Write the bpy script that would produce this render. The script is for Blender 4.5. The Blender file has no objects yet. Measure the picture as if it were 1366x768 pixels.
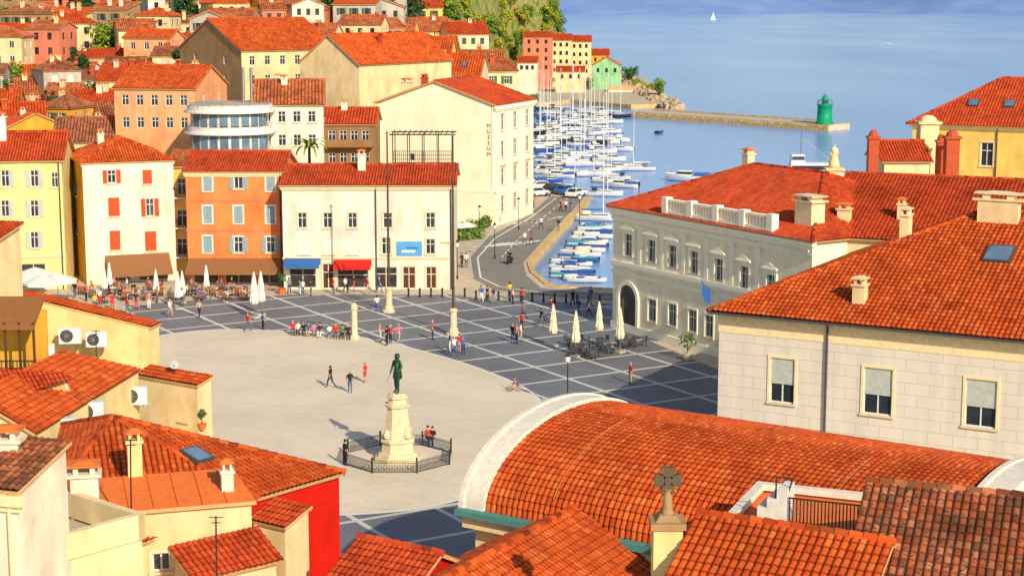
import bpy, math, random
import numpy as np
from mathutils import Vector as V, Matrix as MX
from mathutils.geometry import tessellate_polygon
R=random.Random(7); RN=np.random.RandomState(3)
SC=bpy.context.scene; COL=SC.collection; PI=math.pi
CAMZ=30.; F=2300.; PT=math.atan(384/F); cp,sp=math.cos(PT),math.sin(PT)
def ray(px,py):
    a=px-683; b=384-py
    return V((a,cp*F+sp*b,-sp*F+cp*b))
def P(px,py,z=0.):
    d=ray(px,py); t=(z-CAMZ)/d.z; return V((d.x*t,d.y*t,z))
def D(px,py,Y):
    d=ray(px,py); t=Y/d.y; return V((d.x*t,Y,CAMZ+d.z*t))
def zat(py,Y): return D(683,py,Y).z
def pxof(p):
    y=p[1]*cp-(p[2]-CAMZ)*sp
    return 683+F*p[0]/max(y,.1)
def S(*c): return tuple((x/255/12.92 if x<=10 else ((x/255+.055)/1.055)**2.4) for x in c)
# ---------------- materials
def nt(name):
    m=bpy.data.materials.new(name); m.use_nodes=True; t=m.node_tree; return m,t,t.nodes['Principled BSDF']
def N(t,ty,**k):
    n=t.nodes.new(ty)
    for a,v in k.items(): setattr(n,a,v)
    return n
def ramp(t,fac,st):
    r=N(t,'ShaderNodeValToRGB'); e=r.color_ramp.elements
    e[0].position=st[0][0]; e[0].color=(*st[0][1],1); e[1].position=st[-1][0]; e[1].color=(*st[-1][1],1)
    for p,c in st[1:-1]:
        x=e.new(p); x.color=(*c,1)
    t.links.new(fac,r.inputs[0]); return r.outputs[0]
def mul(t,a,b,f=1.):
    m=N(t,'ShaderNodeMixRGB',blend_type='MULTIPLY'); m.inputs[0].default_value=f
    t.links.new(a,m.inputs[1]); t.links.new(b,m.inputs[2]); return m.outputs[0]
def pos(t,sc=(1,1,1),rz=0):
    g=N(t,'ShaderNodeNewGeometry'); m=N(t,'ShaderNodeMapping'); m.inputs['Scale'].default_value=sc; m.inputs['Rotation'].default_value=(0,0,rz)
    t.links.new(g.outputs['Position'],m.inputs[0]); return m.outputs[0]
def noise(t,scale,det=4,sc=(1,1,1)):
    n=N(t,'ShaderNodeTexNoise'); n.inputs['Scale'].default_value=scale; n.inputs['Detail'].default_value=det
    t.links.new(pos(t,sc),n.inputs['Vector']); return n.outputs[0]
def gr(x): return (x,x,x)
def sc3(c,k): return tuple(min(1,x*k) for x in c)
MT={}
def mat(name,col,rough=.8,var=.15,sc=2.,bump=0.,spec=.3,metal=0,streak=0.):
    m,t,b=nt(name)
    c=ramp(t,noise(t,sc),[(.3,sc3(col,1-var)),(.5,col),(.72,sc3(col,1+var))])
    if streak:
        s1=(1-streak,1-streak*1.1,1-streak*1.25)
        c=mul(t,c,ramp(t,noise(t,.9,7,(1,1,.25)),[(.36,s1),(.56,gr(1))]))
        c=mul(t,c,ramp(t,noise(t,.3,5),[(.34,s1),(.55,gr(1.0))]))
        c=mul(t,c,ramp(t,noise(t,3.,7,(1,1,.6)),[(.3,gr(1-streak*.8)),(.42,gr(1.0))]))
    t.links.new(c,b.inputs['Base Color']); b.inputs['Roughness'].default_value=rough
    b.inputs['Specular IOR Level'].default_value=spec; b.inputs['Metallic'].default_value=metal
    if bump:
        u=N(t,'ShaderNodeBump'); u.inputs['Strength'].default_value=bump; u.inputs['Distance'].default_value=.05
        t.links.new(noise(t,sc*6),u.inputs['Height']); t.links.new(u.outputs[0],b.inputs['Normal'])
    MT[name]=m; return m
def roofm(name,cols,dirt=.35,lich=None):
    m,t,b=nt(name); uv=N(t,'ShaderNodeTexCoord').outputs['UV']
    fl=N(t,'ShaderNodeVectorMath',operation='FLOOR'); t.links.new(uv,fl.inputs[0])
    wn=N(t,'ShaderNodeTexWhiteNoise',noise_dimensions='2D'); t.links.new(fl.outputs[0],wn.inputs['Vector'])
    n=len(cols); c=ramp(t,wn.outputs['Value'],[(i/(n-1),x) for i,x in enumerate(cols)])
    c=mul(t,c,ramp(t,noise(t,.45,6),[(.3,gr(1-dirt)),(.55,gr(1.0)),(.75,gr(1.08))]))
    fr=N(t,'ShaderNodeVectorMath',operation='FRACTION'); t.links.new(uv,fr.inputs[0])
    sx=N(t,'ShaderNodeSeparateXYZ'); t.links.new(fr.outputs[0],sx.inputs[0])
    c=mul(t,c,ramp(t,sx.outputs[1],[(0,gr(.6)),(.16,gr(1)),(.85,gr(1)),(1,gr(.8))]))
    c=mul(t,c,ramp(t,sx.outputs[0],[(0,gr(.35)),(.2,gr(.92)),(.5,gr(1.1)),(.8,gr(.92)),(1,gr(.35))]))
    if lich:
        x=N(t,'ShaderNodeMixRGB'); t.links.new(ramp(t,noise(t,5,6),[(.52,gr(0)),(.64,gr(1))]),x.inputs[0]); t.links.new(c,x.inputs[1]); x.inputs[2].default_value=(*lich,1); c=x.outputs[0]
    t.links.new(c,b.inputs['Base Color']); b.inputs['Roughness'].default_value=.8; b.inputs['Specular IOR Level'].default_value=.2
    MT[name]=m
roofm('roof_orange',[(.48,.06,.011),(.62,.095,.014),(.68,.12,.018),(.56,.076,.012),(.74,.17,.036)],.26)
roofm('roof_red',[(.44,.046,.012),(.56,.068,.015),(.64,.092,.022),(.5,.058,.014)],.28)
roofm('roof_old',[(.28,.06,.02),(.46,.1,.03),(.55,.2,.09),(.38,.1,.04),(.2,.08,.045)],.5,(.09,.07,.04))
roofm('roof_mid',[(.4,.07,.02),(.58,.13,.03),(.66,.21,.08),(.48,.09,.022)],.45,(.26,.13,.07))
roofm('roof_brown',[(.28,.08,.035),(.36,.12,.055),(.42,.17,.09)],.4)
for nm,c in dict(w_white=S(232,222,202),w_cream=S(240,214,164),w_yellow=S(242,204,110),w_ochre=S(220,166,60),w_orange=S(252,138,78),w_peach=S(248,172,122),w_red=S(210,30,14),w_pink=S(222,132,104),w_grey=S(196,186,174),w_stone=S(240,216,166),w_pale=S(234,220,146),w_green=S(150,204,150),w_villa=S(146,158,146),w_dark=S(150,112,76),w_tan=S(176,144,104),w_lemon=S(240,214,150)).items():
    mat(nm,c,.9,.06,.9,.12,.2,0,.15)
mat('w_museum',S(250,236,206),.9,.03,.6,.06,.2,0,.05); mat('w_palazzo',S(254,240,204),.9,.05,1.2,.1,.2,0,.08); mat('palazzo_trim',S(255,246,220),.9,.05,1.2,.1,.2)
for nm,c in dict(white=(.74,.71,.65),arch_white=S(226,216,200),stone=S(218,200,164),cream=S(236,214,166),door_brown=S(92,50,24),shut_red=S(232,78,36),shut_blue=S(138,160,168),shut_grey=S(180,184,178),shut_white=S(226,220,206),shut_green=S(70,104,72),awn_brown=S(140,96,60),awn_red=S(200,30,24),letter=S(150,92,74),banner=S(84,158,214),awn_blue=S(50,100,160),canvas=S(234,220,186),fascia=S(206,160,110),black=(.02,.02,.022),dkgrey=(.07,.07,.075),iron=(.025,.028,.03),teal=S(80,140,132),rubber=(.02,.02,.02),skin=S(206,150,116),wood=S(140,92,50),brick=S(184,80,46),terra=S(226,116,50),concrete=S(184,172,152),stone_dark=S(92,80,62)).items(): mat(nm,c,.75,.12,4,.1)
mat('bronze',(.03,.085,.055),.45,.3,8,.2,.5,.6); mat('metal',(.35,.35,.34),.4,.1,4,0,.5,.8)
mat('glass',(.025,.035,.05),.08,.4,.8,0,.7); mat('glass_blue',(.12,.2,.3),.08,.3,.6,0,.8); mat('shop',(.05,.04,.035),.15,.5,1.5,0,.5)
mat('light_green',(.0,.3,.13),.5,.15,3,.1)
mat('gel_white',(.78,.78,.75),.25,.05,1,0,.5); mat('gel_blue',(.03,.12,.42),.3,.1,1,0,.5); mat('gel_red',(.4,.03,.02),.3,.1,1); mat('gel_teal',(.04,.33,.38),.4,.1,1); mat('gel_dark',(.02,.03,.06),.3,.1,1); mat('gel_wood',S(150,90,40),.4,.2,5)
CC=dict(white=(.75,.74,.7),red=(.55,.03,.025),black=(.02,.02,.025),blue=(.04,.12,.42),navy=(.02,.035,.11),pink=(.6,.2,.25),yellow=(.65,.45,.06),green=(.06,.22,.07),grey=(.22,.22,.23),beige=(.5,.38,.24),orange=(.6,.17,.03),teal=(.03,.28,.3),denim=(.07,.12,.24))
for k,c in CC.items(): mat('cl_'+k,c,.9,.1,9)
mat('hair_dark',(.03,.018,.012),.6); mat('hair_fair',(.3,.17,.06),.6); mat('hair_grey',(.35,.33,.3),.6)
for nm,c in dict(leaf_dark=(.025,.08,.018),leaf_mid=(.055,.14,.022),leaf_light=(.19,.29,.025),leaf_olive=(.36,.34,.025)).items(): mat(nm,c,.7,.45,1.2,0,.3)
mat('bark',(.09,.06,.04),.9,.3,6,.3)
def linesmat(name,dark,light,ang,s,wd,var=.25,small=.12):
    m,t,b=nt(name); p=pos(t,(1/s,1/s,1/s),ang); sx=N(t,'ShaderNodeSeparateXYZ'); t.links.new(p,sx.inputs[0]); o=[]
    for k in (0,1):
        f=N(t,'ShaderNodeMath',operation='FRACT'); t.links.new(sx.outputs[k],f.inputs[0])
        g=N(t,'ShaderNodeMath',operation='LESS_THAN'); t.links.new(f.outputs[0],g.inputs[0]); g.inputs[1].default_value=wd; o.append(g.outputs[0])
    mx=N(t,'ShaderNodeMath',operation='MAXIMUM'); t.links.new(o[0],mx.inputs[0]); t.links.new(o[1],mx.inputs[1])
    br=N(t,'ShaderNodeTexBrick'); t.links.new(pos(t,(1,1,1),ang),br.inputs['Vector']); br.inputs['Scale'].default_value=1.; br.inputs['Mortar Size'].default_value=.01; br.inputs['Brick Width'].default_value=1.;br.inputs['Row Height'].default_value=.5
    br.inputs['Color1'].default_value=(*sc3(dark,1-small*.6),1); br.inputs['Color2'].default_value=(*sc3(dark,1+small*.6),1); br.inputs['Mortar'].default_value=(*sc3(dark,1-small*2),1)
    x=N(t,'ShaderNodeMixRGB'); t.links.new(mx.outputs[0],x.inputs[0]); t.links.new(br.outputs[0],x.inputs[1]); x.inputs[2].default_value=(*light,1)
    c=mul(t,x.outputs[0],ramp(t,noise(t,.12,5),[(.3,gr(1-var)),(.6,gr(1)),(.8,gr(1.05))]))
    c=mul(t,c,ramp(t,noise(t,2.5,5),[(.35,gr(1-small*.6)),(.6,gr(1))]))
    t.links.new(c,b.inputs['Base Color']); b.inputs['Roughness'].default_value=.6; b.inputs['Specular IOR Level'].default_value=.3; MT[name]=m
linesmat('paving',(.19,.2,.225),(.7,.66,.58),math.atan2(.86,.51),5.2,.07,.22,.13)
linesmat('oval',(.8,.69,.52),(.68,.57,.42),.3,3.2,.012,.14,.07)
mat('pave_beige',S(196,182,158),.85,.18,.8,.1); mat('asphalt',S(134,128,120),.9,.12,.5,.1); mat('marking',(.85,.84,.8),.7,.06,3)
mat('quay',S(214,178,112),.9,.3,1.5,.4); mat('rock',S(176,158,130),.9,.3,1,.4)
m,t,b=nt('terrain'); g=N(t,'ShaderNodeNewGeometry'); sx=N(t,'ShaderNodeSeparateXYZ'); t.links.new(g.outputs['True Normal'],sx.inputs[0])
x=N(t,'ShaderNodeMixRGB'); t.links.new(ramp(t,sx.outputs[2],[(.25,gr(0)),(.55,gr(1))]),x.inputs[0])
t.links.new(ramp(t,noise(t,.3,6),[(.3,(.05,.1,.015)),(.46,(.2,.22,.03)),(.55,(.34,.27,.1)),(.66,(.1,.15,.02))]),x.inputs[1]); t.links.new(ramp(t,noise(t,.25,6),[(.3,(.03,.08,.015)),(.5,(.07,.14,.022)),(.7,(.18,.22,.03))]),x.inputs[2])
t.links.new(x.outputs[0],b.inputs['Base Color']); b.inputs['Roughness'].default_value=.95; MT['terrain']=m
m,t,b=nt('sea'); t.links.new(ramp(t,noise(t,.012,6,(1,.3,1)),[(.3,(.15,.29,.62)),(.55,(.22,.38,.72)),(.75,(.33,.48,.78))]),b.inputs['Base Color'])
b.inputs['Roughness'].default_value=.22; b.inputs['Specular IOR Level'].default_value=.45
u=N(t,'ShaderNodeBump'); u.inputs['Strength'].default_value=.6; u.inputs['Distance'].default_value=.3; t.links.new(noise(t,.45,6,(1,.4,1)),u.inputs['Height']); t.links.new(u.outputs[0],b.inputs['Normal']); MT['sea']=m
m,t,b=nt('farhill'); t.links.new(ramp(t,noise(t,.012,7,(1,1,2)),[(.3,(.13,.24,.54)),(.5,(.16,.28,.57)),(.75,(.22,.34,.6))]),b.inputs['Base Color']); b.inputs['Roughness'].default_value=1; MT['farhill']=m  # distance haze painted as blue into the hill colour
m,t,b=nt('ashlar'); br=N(t,'ShaderNodeTexBrick'); 
mp=N(t,'ShaderNodeCombineXYZ'); gg=pos(t,(1,1,1),math.atan2(.51,.86)); sx=N(t,'ShaderNodeSeparateXYZ'); t.links.new(gg,sx.inputs[0]); t.links.new(sx.outputs[0],mp.inputs[0]); t.links.new(sx.outputs[2],mp.inputs[1]); t.links.new(mp.outputs[0],br.inputs['Vector'])
br.inputs['Scale'].default_value=1; br.inputs['Brick Width'].default_value=1.5; br.inputs['Row Height'].default_value=.72; br.inputs['Mortar Size'].default_value=.018
cA=S(222,212,198); br.inputs['Color1'].default_value=(*cA,1); br.inputs['Color2'].default_value=(*sc3(cA,.96),1); br.inputs['Mortar'].default_value=(*sc3(cA,.68),1)
t.links.new(mul(t,br.outputs[0],ramp(t,noise(t,1.1,6,(1,1,.15)),[(.35,gr(.9)),(.6,gr(1))])),b.inputs['Base Color']); b.inputs['Roughness'].default_value=.9; MT['ashlar']=m
# ---------------- mesh builder
ORG={}; CH={}; TH=[]
class MB:
    def __init__(s): s.v=[]; s.f=[]; s.m=[]; s.uv=[]
    def add(s,vs,fs,m=0,uv=None):
        o=len(s.v); s.v+=[tuple(v) for v in vs]; s.f+=[tuple(i+o for i in f) for f in fs]; s.m+=[m]*len(fs)
        s.uv+= uv if uv is not None else [(.5,.5)]*len(vs)
    def poly(s,pts,m=0): s.add(pts,[tuple(range(len(pts)))],m)
    def obox(s,c,ax,ay,az,m=0,tp=1.):
        vs=[]
        for k in (-1,1):
            q=tp if k>0 else 1
            for i,j in ((-1,-1),(1,-1),(1,1),(-1,1)): vs.append(c+ax*(i*q)+ay*(j*q)+az*k)
        s.add(vs,[(3,2,1,0),(4,5,6,7),(0,1,5,4),(1,2,6,5),(2,3,7,6),(3,0,4,7)],m)
    def box(s,c,sz,rz=0,m=0,tp=1.):
        a,b=math.cos(rz),math.sin(rz)
        s.obox(V(c),V((a,b,0))*sz[0]/2,V((-b,a,0))*sz[1]/2,V((0,0,sz[2]/2)),m,tp)
    def fb(s,fc,u0,u1,z0,z1,d0,d1,m=0):
        o,d,n,_=fc
        s.obox(V((o.x,o.y,(z0+z1)/2))+d*((u0+u1)/2)+n*((d0+d1)/2),d*((u1-u0)/2),-n*((d1-d0)/2),V((0,0,(z1-z0)/2)),m)
    def tube(s,p,q,r,r2=None,n=8,m=0,uv=None,cap=True):
        p,q=V(p),V(q); r2=r if r2 is None else r2; d=(q-p).normalized(); a=d.orthogonal().normalized(); b=d.cross(a); vs=[]
        for c,rr in ((p,r),(q,r2)):
            for k in range(n):
                an=2*PI*k/n; vs.append(c+a*(math.cos(an)*rr)+b*(math.sin(an)*rr))
        fs=[(k,(k+1)%n,n+(k+1)%n,n+k) for k in range(n)]
        if cap: fs+=[tuple(range(n-1,-1,-1)),tuple(range(n,2*n))]
        s.add(vs,fs,m,None if uv is None else [uv]*len(vs))
    def lathe(s,prof,c=(0,0,0),n=16,m=0,wob=None):
        vs=[];k=len(prof)
        for r,z in prof:
            for i in range(n):
                a=2*PI*i/n; q=r*(wob(i,z) if wob else 1); vs.append((c[0]+math.cos(a)*q,c[1]+math.sin(a)*q,c[2]+z))
        fs=[(j*n+i,j*n+(i+1)%n,(j+1)*n+(i+1)%n,(j+1)*n+i) for j in range(k-1) for i in range(n)]
        fs+=[tuple(range(n-1,-1,-1)),tuple(range((k-1)*n,k*n))]; s.add(vs,fs,m)
    def prism(s,pl,z0,z1,m=0):
        n=len(pl); vs=[(p[0],p[1],z0) for p in pl]+[(p[0],p[1],z1) for p in pl]
        s.add(vs,[tuple(range(n-1,-1,-1)),tuple(range(n,2*n))]+[(i,(i+1)%n,n+(i+1)%n,n+i) for i in range(n)],m)
    def build(s,name,mats,par=None,smooth=False):
        me=bpy.data.meshes.new(name); o=bpy.data.objects.new(name,me); COL.objects.link(o)
        og=ORG.get(par.name,V((0,0,0))) if par else V((0,0,0))
        if og.length>0:
            a=np.array(s.v)-np.array(og); s.v=[tuple(x) for x in a.tolist()]
        me.from_pydata(s.v,[],s.f)
        for x in (mats if isinstance(mats,(list,tuple)) else [mats]): me.materials.append(MT[x] if isinstance(x,str) else x)
        if any(s.m): me.polygons.foreach_set('material_index',s.m)
        if smooth: me.polygons.foreach_set('use_smooth',[True]*len(s.f))
        if any(u!=(.5,.5) for u in s.uv[:4]) or any(u!=(.5,.5) for u in s.uv[-4:]):
            l=me.uv_layers.new(); lv=np.empty(len(me.loops),dtype=np.int32); me.loops.foreach_get('vertex_index',lv)
            l.data.foreach_set('uv',np.array(s.uv,dtype=np.float32)[lv].ravel())
        me.update()
        if par: o.parent=par; CH.setdefault(par.name,[]).append(o); ORG[o.name]=og
        return o
def tag(o,label,cat,group=None):
    o['label']=label; o['category']=cat
    if group: o['group']=group
    TH.append(o); return o
def thing(name,label,cat,loc=(0,0,0),group=None):
    o=bpy.data.objects.new(name,None); COL.objects.link(o); o.location=loc; o.empty_display_size=.2; ORG[o.name]=V(loc)
    return tag(o,label,cat,group)
def struct(o): o['kind']='structure'; return o
def ctree(o,par,over):
    c=o.copy(); COL.objects.link(c)
    if par: c.parent=par; CH.setdefault(par.name,[]).append(c)
    b=o.name.split('.')[0]
    if over and b in over and c.data:
        c.data=c.data.copy(); mm=over[b]
        for i,x in enumerate(mm if isinstance(mm,list) else [mm]):
            if x: c.data.materials[i]=MT[x]
    for k in CH.get(o.name,[]): ctree(k,c,over)
    return c
def dup(root,loc,rz=0,label=None,s=1.,over=None,group=None):
    r=ctree(root,None,over); r.location=loc; r.rotation_euler=(0,0,rz); r.scale=(s,s,s) if not isinstance(s,tuple) else s
    if label: r['label']=label
    if group: r['group']=group
    TH.append(r); return r
def kill(o):
    for k in CH.get(o.name,[]): kill(k)
    if o in TH: TH.remove(o)
    bpy.data.objects.remove(o)
# ---------------- roofs
def tile(mb,poly,col=.3,row=.42,hi=0,m=0,amp=None):
    poly=[V(p) for p in poly]; p0=poly[0]; n=V((0,0,0)); k=len(poly)
    for i in range(k): n+=(poly[i]-p0).cross(poly[(i+1)%k]-p0)
    n.normalize(); n=-n if n.z<0 else n
    g=(V((0,0,1))-n*n.z).normalized(); a=g.cross(n).normalized()
    Q=[((p-p0).dot(a),(p-p0).dot(g)) for p in poly]
    u0=min(q[0] for q in Q); u1=max(q[0] for q in Q); nc=max(1,round((u1-u0)/col)); c=(u1-u0)/nc
    pr=[(0,0),(.12,.62),(.3,.95),(.5,1),(.7,.95),(.88,.62)] if hi else [(0,0),(.25,.85),(.75,.85)]
    amp=amp or col*.32
    us=[];hs=[];ci=[];uu=[]
    for j in range(nc):
        for x,h in pr: us.append(u0+(j+x)*c); hs.append(h*amp); ci.append(j); uu.append(j+x)
    us.append(u1);hs.append(0);ci.append(nc-1);uu.append(nc)
    us=np.clip(np.array(us),u0+1e-5,u1-1e-5); lo=np.full(len(us),1e9); up=np.full(len(us),-1e9)
    for i in range(k):
        (x0,y0),(x1,y1)=Q[i],Q[(i+1)%k]
        if abs(x1-x0)<1e-6: continue
        ok=(us>=min(x0,x1)-1e-9)&(us<=max(x0,x1)+1e-9); v=y0+(us-x0)/(x1-x0)*(y1-y0)
        lo=np.where(ok,np.minimum(lo,v),lo); up=np.where(ok,np.maximum(up,v),up)
    k0=math.floor(lo.min()/row); k1=math.ceil(up.max()/row)
    if hi:
        vr=np.array([z for q in range(k0,k1) for z in (q*row,(q+1)*row)]); lp=np.array([.055,0.]*(k1-k0)); vt=np.array([z for q in range(k1-k0) for z in (q+.01,q+.99)])
    else: vr=np.array([lo.min(),up.max()]); lp=np.zeros(2); vt=(vr/row)
    Vc=np.clip(vr[None,:],lo[:,None],up[:,None]); nu,nv=Vc.shape
    jit=(RN.rand(nc,nv//2+1)-.5)*(.03 if hi else 0); J=jit[np.array(ci)][:,np.arange(nv)//2]
    H=np.array(hs)[:,None]+lp[None,:]+J+.02
    X=np.array(p0)[None,None]+np.array(a)[None,None]*us[:,None,None]+np.array(g)[None,None]*Vc[:,:,None]+np.array(n)[None,None]*H[:,:,None]
    off=RN.randint(0,500)
    UVv=(Vc/row) if not hi else np.broadcast_to(vt[None,:],Vc.shape)
    UVs=np.stack([np.broadcast_to(np.array(uu)[:,None]+off,Vc.shape),UVv+off],-1)
    I=np.arange(nu-1)[:,None]; Jx=np.arange(nv-1)[None,:]
    bad=(vr[None,1:]<=np.minimum(lo[:-1],lo[1:])[:,None]+1e-6)|(vr[None,:-1]>=np.maximum(up[:-1],up[1:])[:,None]-1e-6)
    fs=np.stack([I*nv+Jx,(I+1)*nv+Jx,(I+1)*nv+Jx+1,I*nv+Jx+1],-1)[~bad]
    mb.add(X.reshape(-1,3).tolist(),fs.tolist(),m,[tuple(q) for q in UVs.reshape(-1,2).tolist()])
    lo_=[p-n*.12 for p in poly]; hi_=[p+n*.03 for p in poly]
    mb.add(lo_+hi_,[tuple(range(k))]+[(i,(i+1)%k,k+(i+1)%k,k+i) for i in range(k)],m+1)
def ridge(mb,p,q,r=.17,m=0,seg=.45):
    p,q=V(p),V(q); L=(q-p).length; n=max(1,int(L/seg))
    for i in range(n):
        a=p.lerp(q,i/n); b=p.lerp(q,(i+1.08)/n); mb.tube(a+V((0,0,.06)),b+V((0,0,.04)),r,r*.85,7,m,(R.random()*300+.5,R.random()*300+.5),True)
def chim(par,c,w=.7,d=.6,h=1.6,mt='w_white',cap='terra',rz=0):
    mb=MB(); mb.box((c[0],c[1],c[2]+h/2-.4),(w,d,h+.8),rz,0); mb.box((c[0],c[1],c[2]+h+.06),(w*1.25,d*1.25,.12),rz,0)
    for k in (-1,1): mb.box((c[0]+k*w*.3*math.cos(rz),c[1]+k*w*.3*math.sin(rz),c[2]+h+.27),(w*.18,d*.9,.3),rz,0)
    mb.box((c[0],c[1],c[2]+h+.47),(w*1.2,d*1.2,.1),rz,1); mb.box((c[0],c[1],c[2]+h+.57),(w*.9,d*.9,.1),rz,1,.4)
    return mb.build('chimney',[mt,cap],par)
# ---------------- houses
ST=dict(plain=dict(sl=1),bare=dict(),trim=dict(tr='stone',sl=1),red=dict(sl=1,sh=('shut_red',0)),redo=dict(sl=1,sh=('shut_red',1)),blueo=dict(sl=1,tr='white',sh=('shut_blue',1)),blue=dict(sl=1,tr='white',sh=('shut_blue',0)),whitec=dict(sl=1,sh=('shut_white',0)),greyo=dict(sl=1,sh=('shut_grey',1)),green=dict(sl=1,sh=('shut_green',1)),
  door=dict(name='door',fill='door_brown',tr='stone'),archd=dict(name='door',fill='shop',arch=1),shop=dict(name='shop_window',fill='shop'),ped=dict(tr='stone',sl=1,pd=1),pal=dict(tr='palazzo_trim',sl=1,pd=2),palt=dict(tr='palazzo_trim',sl=1),big=dict(tr='cream',sl=1,bl=1))  # archd: dark panel, interior shade of the open arch put into its colour
def win(h,fk,u0,u1,z0,z1,st):
    fc=h.F[fk]; s=ST[st]; h.op[fk].append((u0,u1,z0,z1)); px=(u1-u0)*F/fc[0].y
    mb=MB(); mb.fb(fc,u0,u1,z0,z1,-.2,-.14,0); o=mb.build(s.get('name','window'),s.get('fill','glass'),h.root)
    far=px<6.5 or s.get('arch')
    fr=MB(); t=.07
    if not far:
        for a,b,c,d in ((u0,u0+t,z0,z1),(u1-t,u1,z0,z1),(u0+t,u1-t,z0,z0+t),(u0+t,u1-t,z1-t,z1)): fr.fb(fc,a,b,c,d,-.14,-.07)
        um=(u0+u1)/2; fr.fb(fc,um-t/2,um+t/2,z0+t,z1-t,-.14,-.08)
        if z1-z0>1.3:
            zt=z0+(z1-z0)*.66; fr.fb(fc,u0+t,um-t/2,zt-t/2,zt+t/2,-.14,-.085); fr.fb(fc,um+t/2,u1-t,zt-t/2,zt+t/2,-.14,-.085)
        fr.build('frame','white',o)
    if s.get('arch'):
        oo,d,n,_=fc; c=V((oo.x,oo.y,z1))+d*((u0+u1)/2); r=(u1-u0)/2; mb=MB(); k=14; pt=lambda q,rr,dd: c+d*(math.cos(PI*q/k)*rr)+V((0,0,math.sin(PI*q/k)*rr))+n*dd
        mb.poly([pt(q,r,.012) for q in range(k+1)]); mb.build('arch_shade','shop',o); mb=MB()  # flat dark half disc painting the shade inside the arch head
        for q in range(k):
            A_=[pt(q,r,0),pt(q+1,r,0),pt(q+1,r+.4,0),pt(q,r+.4,0)]; B_=[p+n*.16 for p in A_]; mb.add(A_+B_,[(4,5,6,7),(0,1,5,4),(2,3,7,6)])
        mb.fb(fc,u0-.4,u0,z0,z1,0,.16); mb.fb(fc,u1,u1+.4,z0,z1,0,.16); mb.build('arch_surround','palazzo_trim',o)
    if s.get('tr') :
        tr=MB(); q=.16 if s.get('pd')!=2 else .24; e=.06 if s.get('pd')!=2 else .14
        tr.fb(fc,u0-q,u0,z0,z1,.0,e); tr.fb(fc,u1,u1+q,z0,z1,.0,e); tr.fb(fc,u0-q,u1+q,z1,z1+q,.0,e)
        if s.get('pd')==1: tr.fb(fc,u0-q-.15,u1+q+.15,z1+.45,z1+.6,0,.3); tr.fb(fc,u0-q,u1+q,z1+q,z1+.45,0,.08)
        if s.get('pd')==2:
            tr.fb(fc,u0-q-.2,u1+q+.2,z1+.42,z1+.56,0,.36); tr.fb(fc,u0-q,u1+q,z1+q,z1+.42,0,.1); oo,d,n,_=fc; pt=lambda u,z,dd: V((oo.x,oo.y,z))+d*u+n*dd; a_,b_,m_=u0-q-.2,u1+q+.2,(u0+u1)/2
            tri=[(a_,z1+.56),(b_,z1+.56),(m_,z1+1.)]; tr.add([pt(u,z,0) for u,z in tri]+[pt(u,z,.3) for u,z in tri],[(3,4,5),(0,2,5,3),(1,4,5,2),(0,3,4,1)])
            tr.fb(fc,u0-q-.1,u1+q+.1,z0-.75,z0-.16,0,.08)
        tr.build('surround',s['tr'],o)
    if s.get('sl') and not far:
        sl=MB(); sl.fb(fc,u0-.18,u1+.18,z0-.12,z0,.0,.14); sl.build('sill','stone',o)
    if s.get('bl'):
        b=MB(); b.fb(fc,u0+t,u1-t,z0+(z1-z0)*.42,z1-t,-.065,-.05); b.build('blind','shut_grey',o)
    if s.get('sh'):
        mt,op=s['sh']; w=(u1-u0)/2
        for k in (0,1):
            b=MB()
            if op:
                a=(u0-w-.04) if k==0 else u1+.04; b.fb(fc,a,a+w,z0,z1,.07,.11)
                for q in range(8): zz=z0+(z1-z0)*(q+.5)/8; b.fb(fc,a+.06,a+w-.06,zz-.03,zz+.03,.11,.13)
            else:
                a=u0+.01+k*w; b.fb(fc,a,a+w-.02,z0,z1,-.06,-.02)
                for q in range(8): zz=z0+(z1-z0)*(q+.5)/8; b.fb(fc,a+.06,a+w-.08,zz-.03,zz+.03,-.02,.0)
            b.build('shutter',mt,o)
    return o
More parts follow.
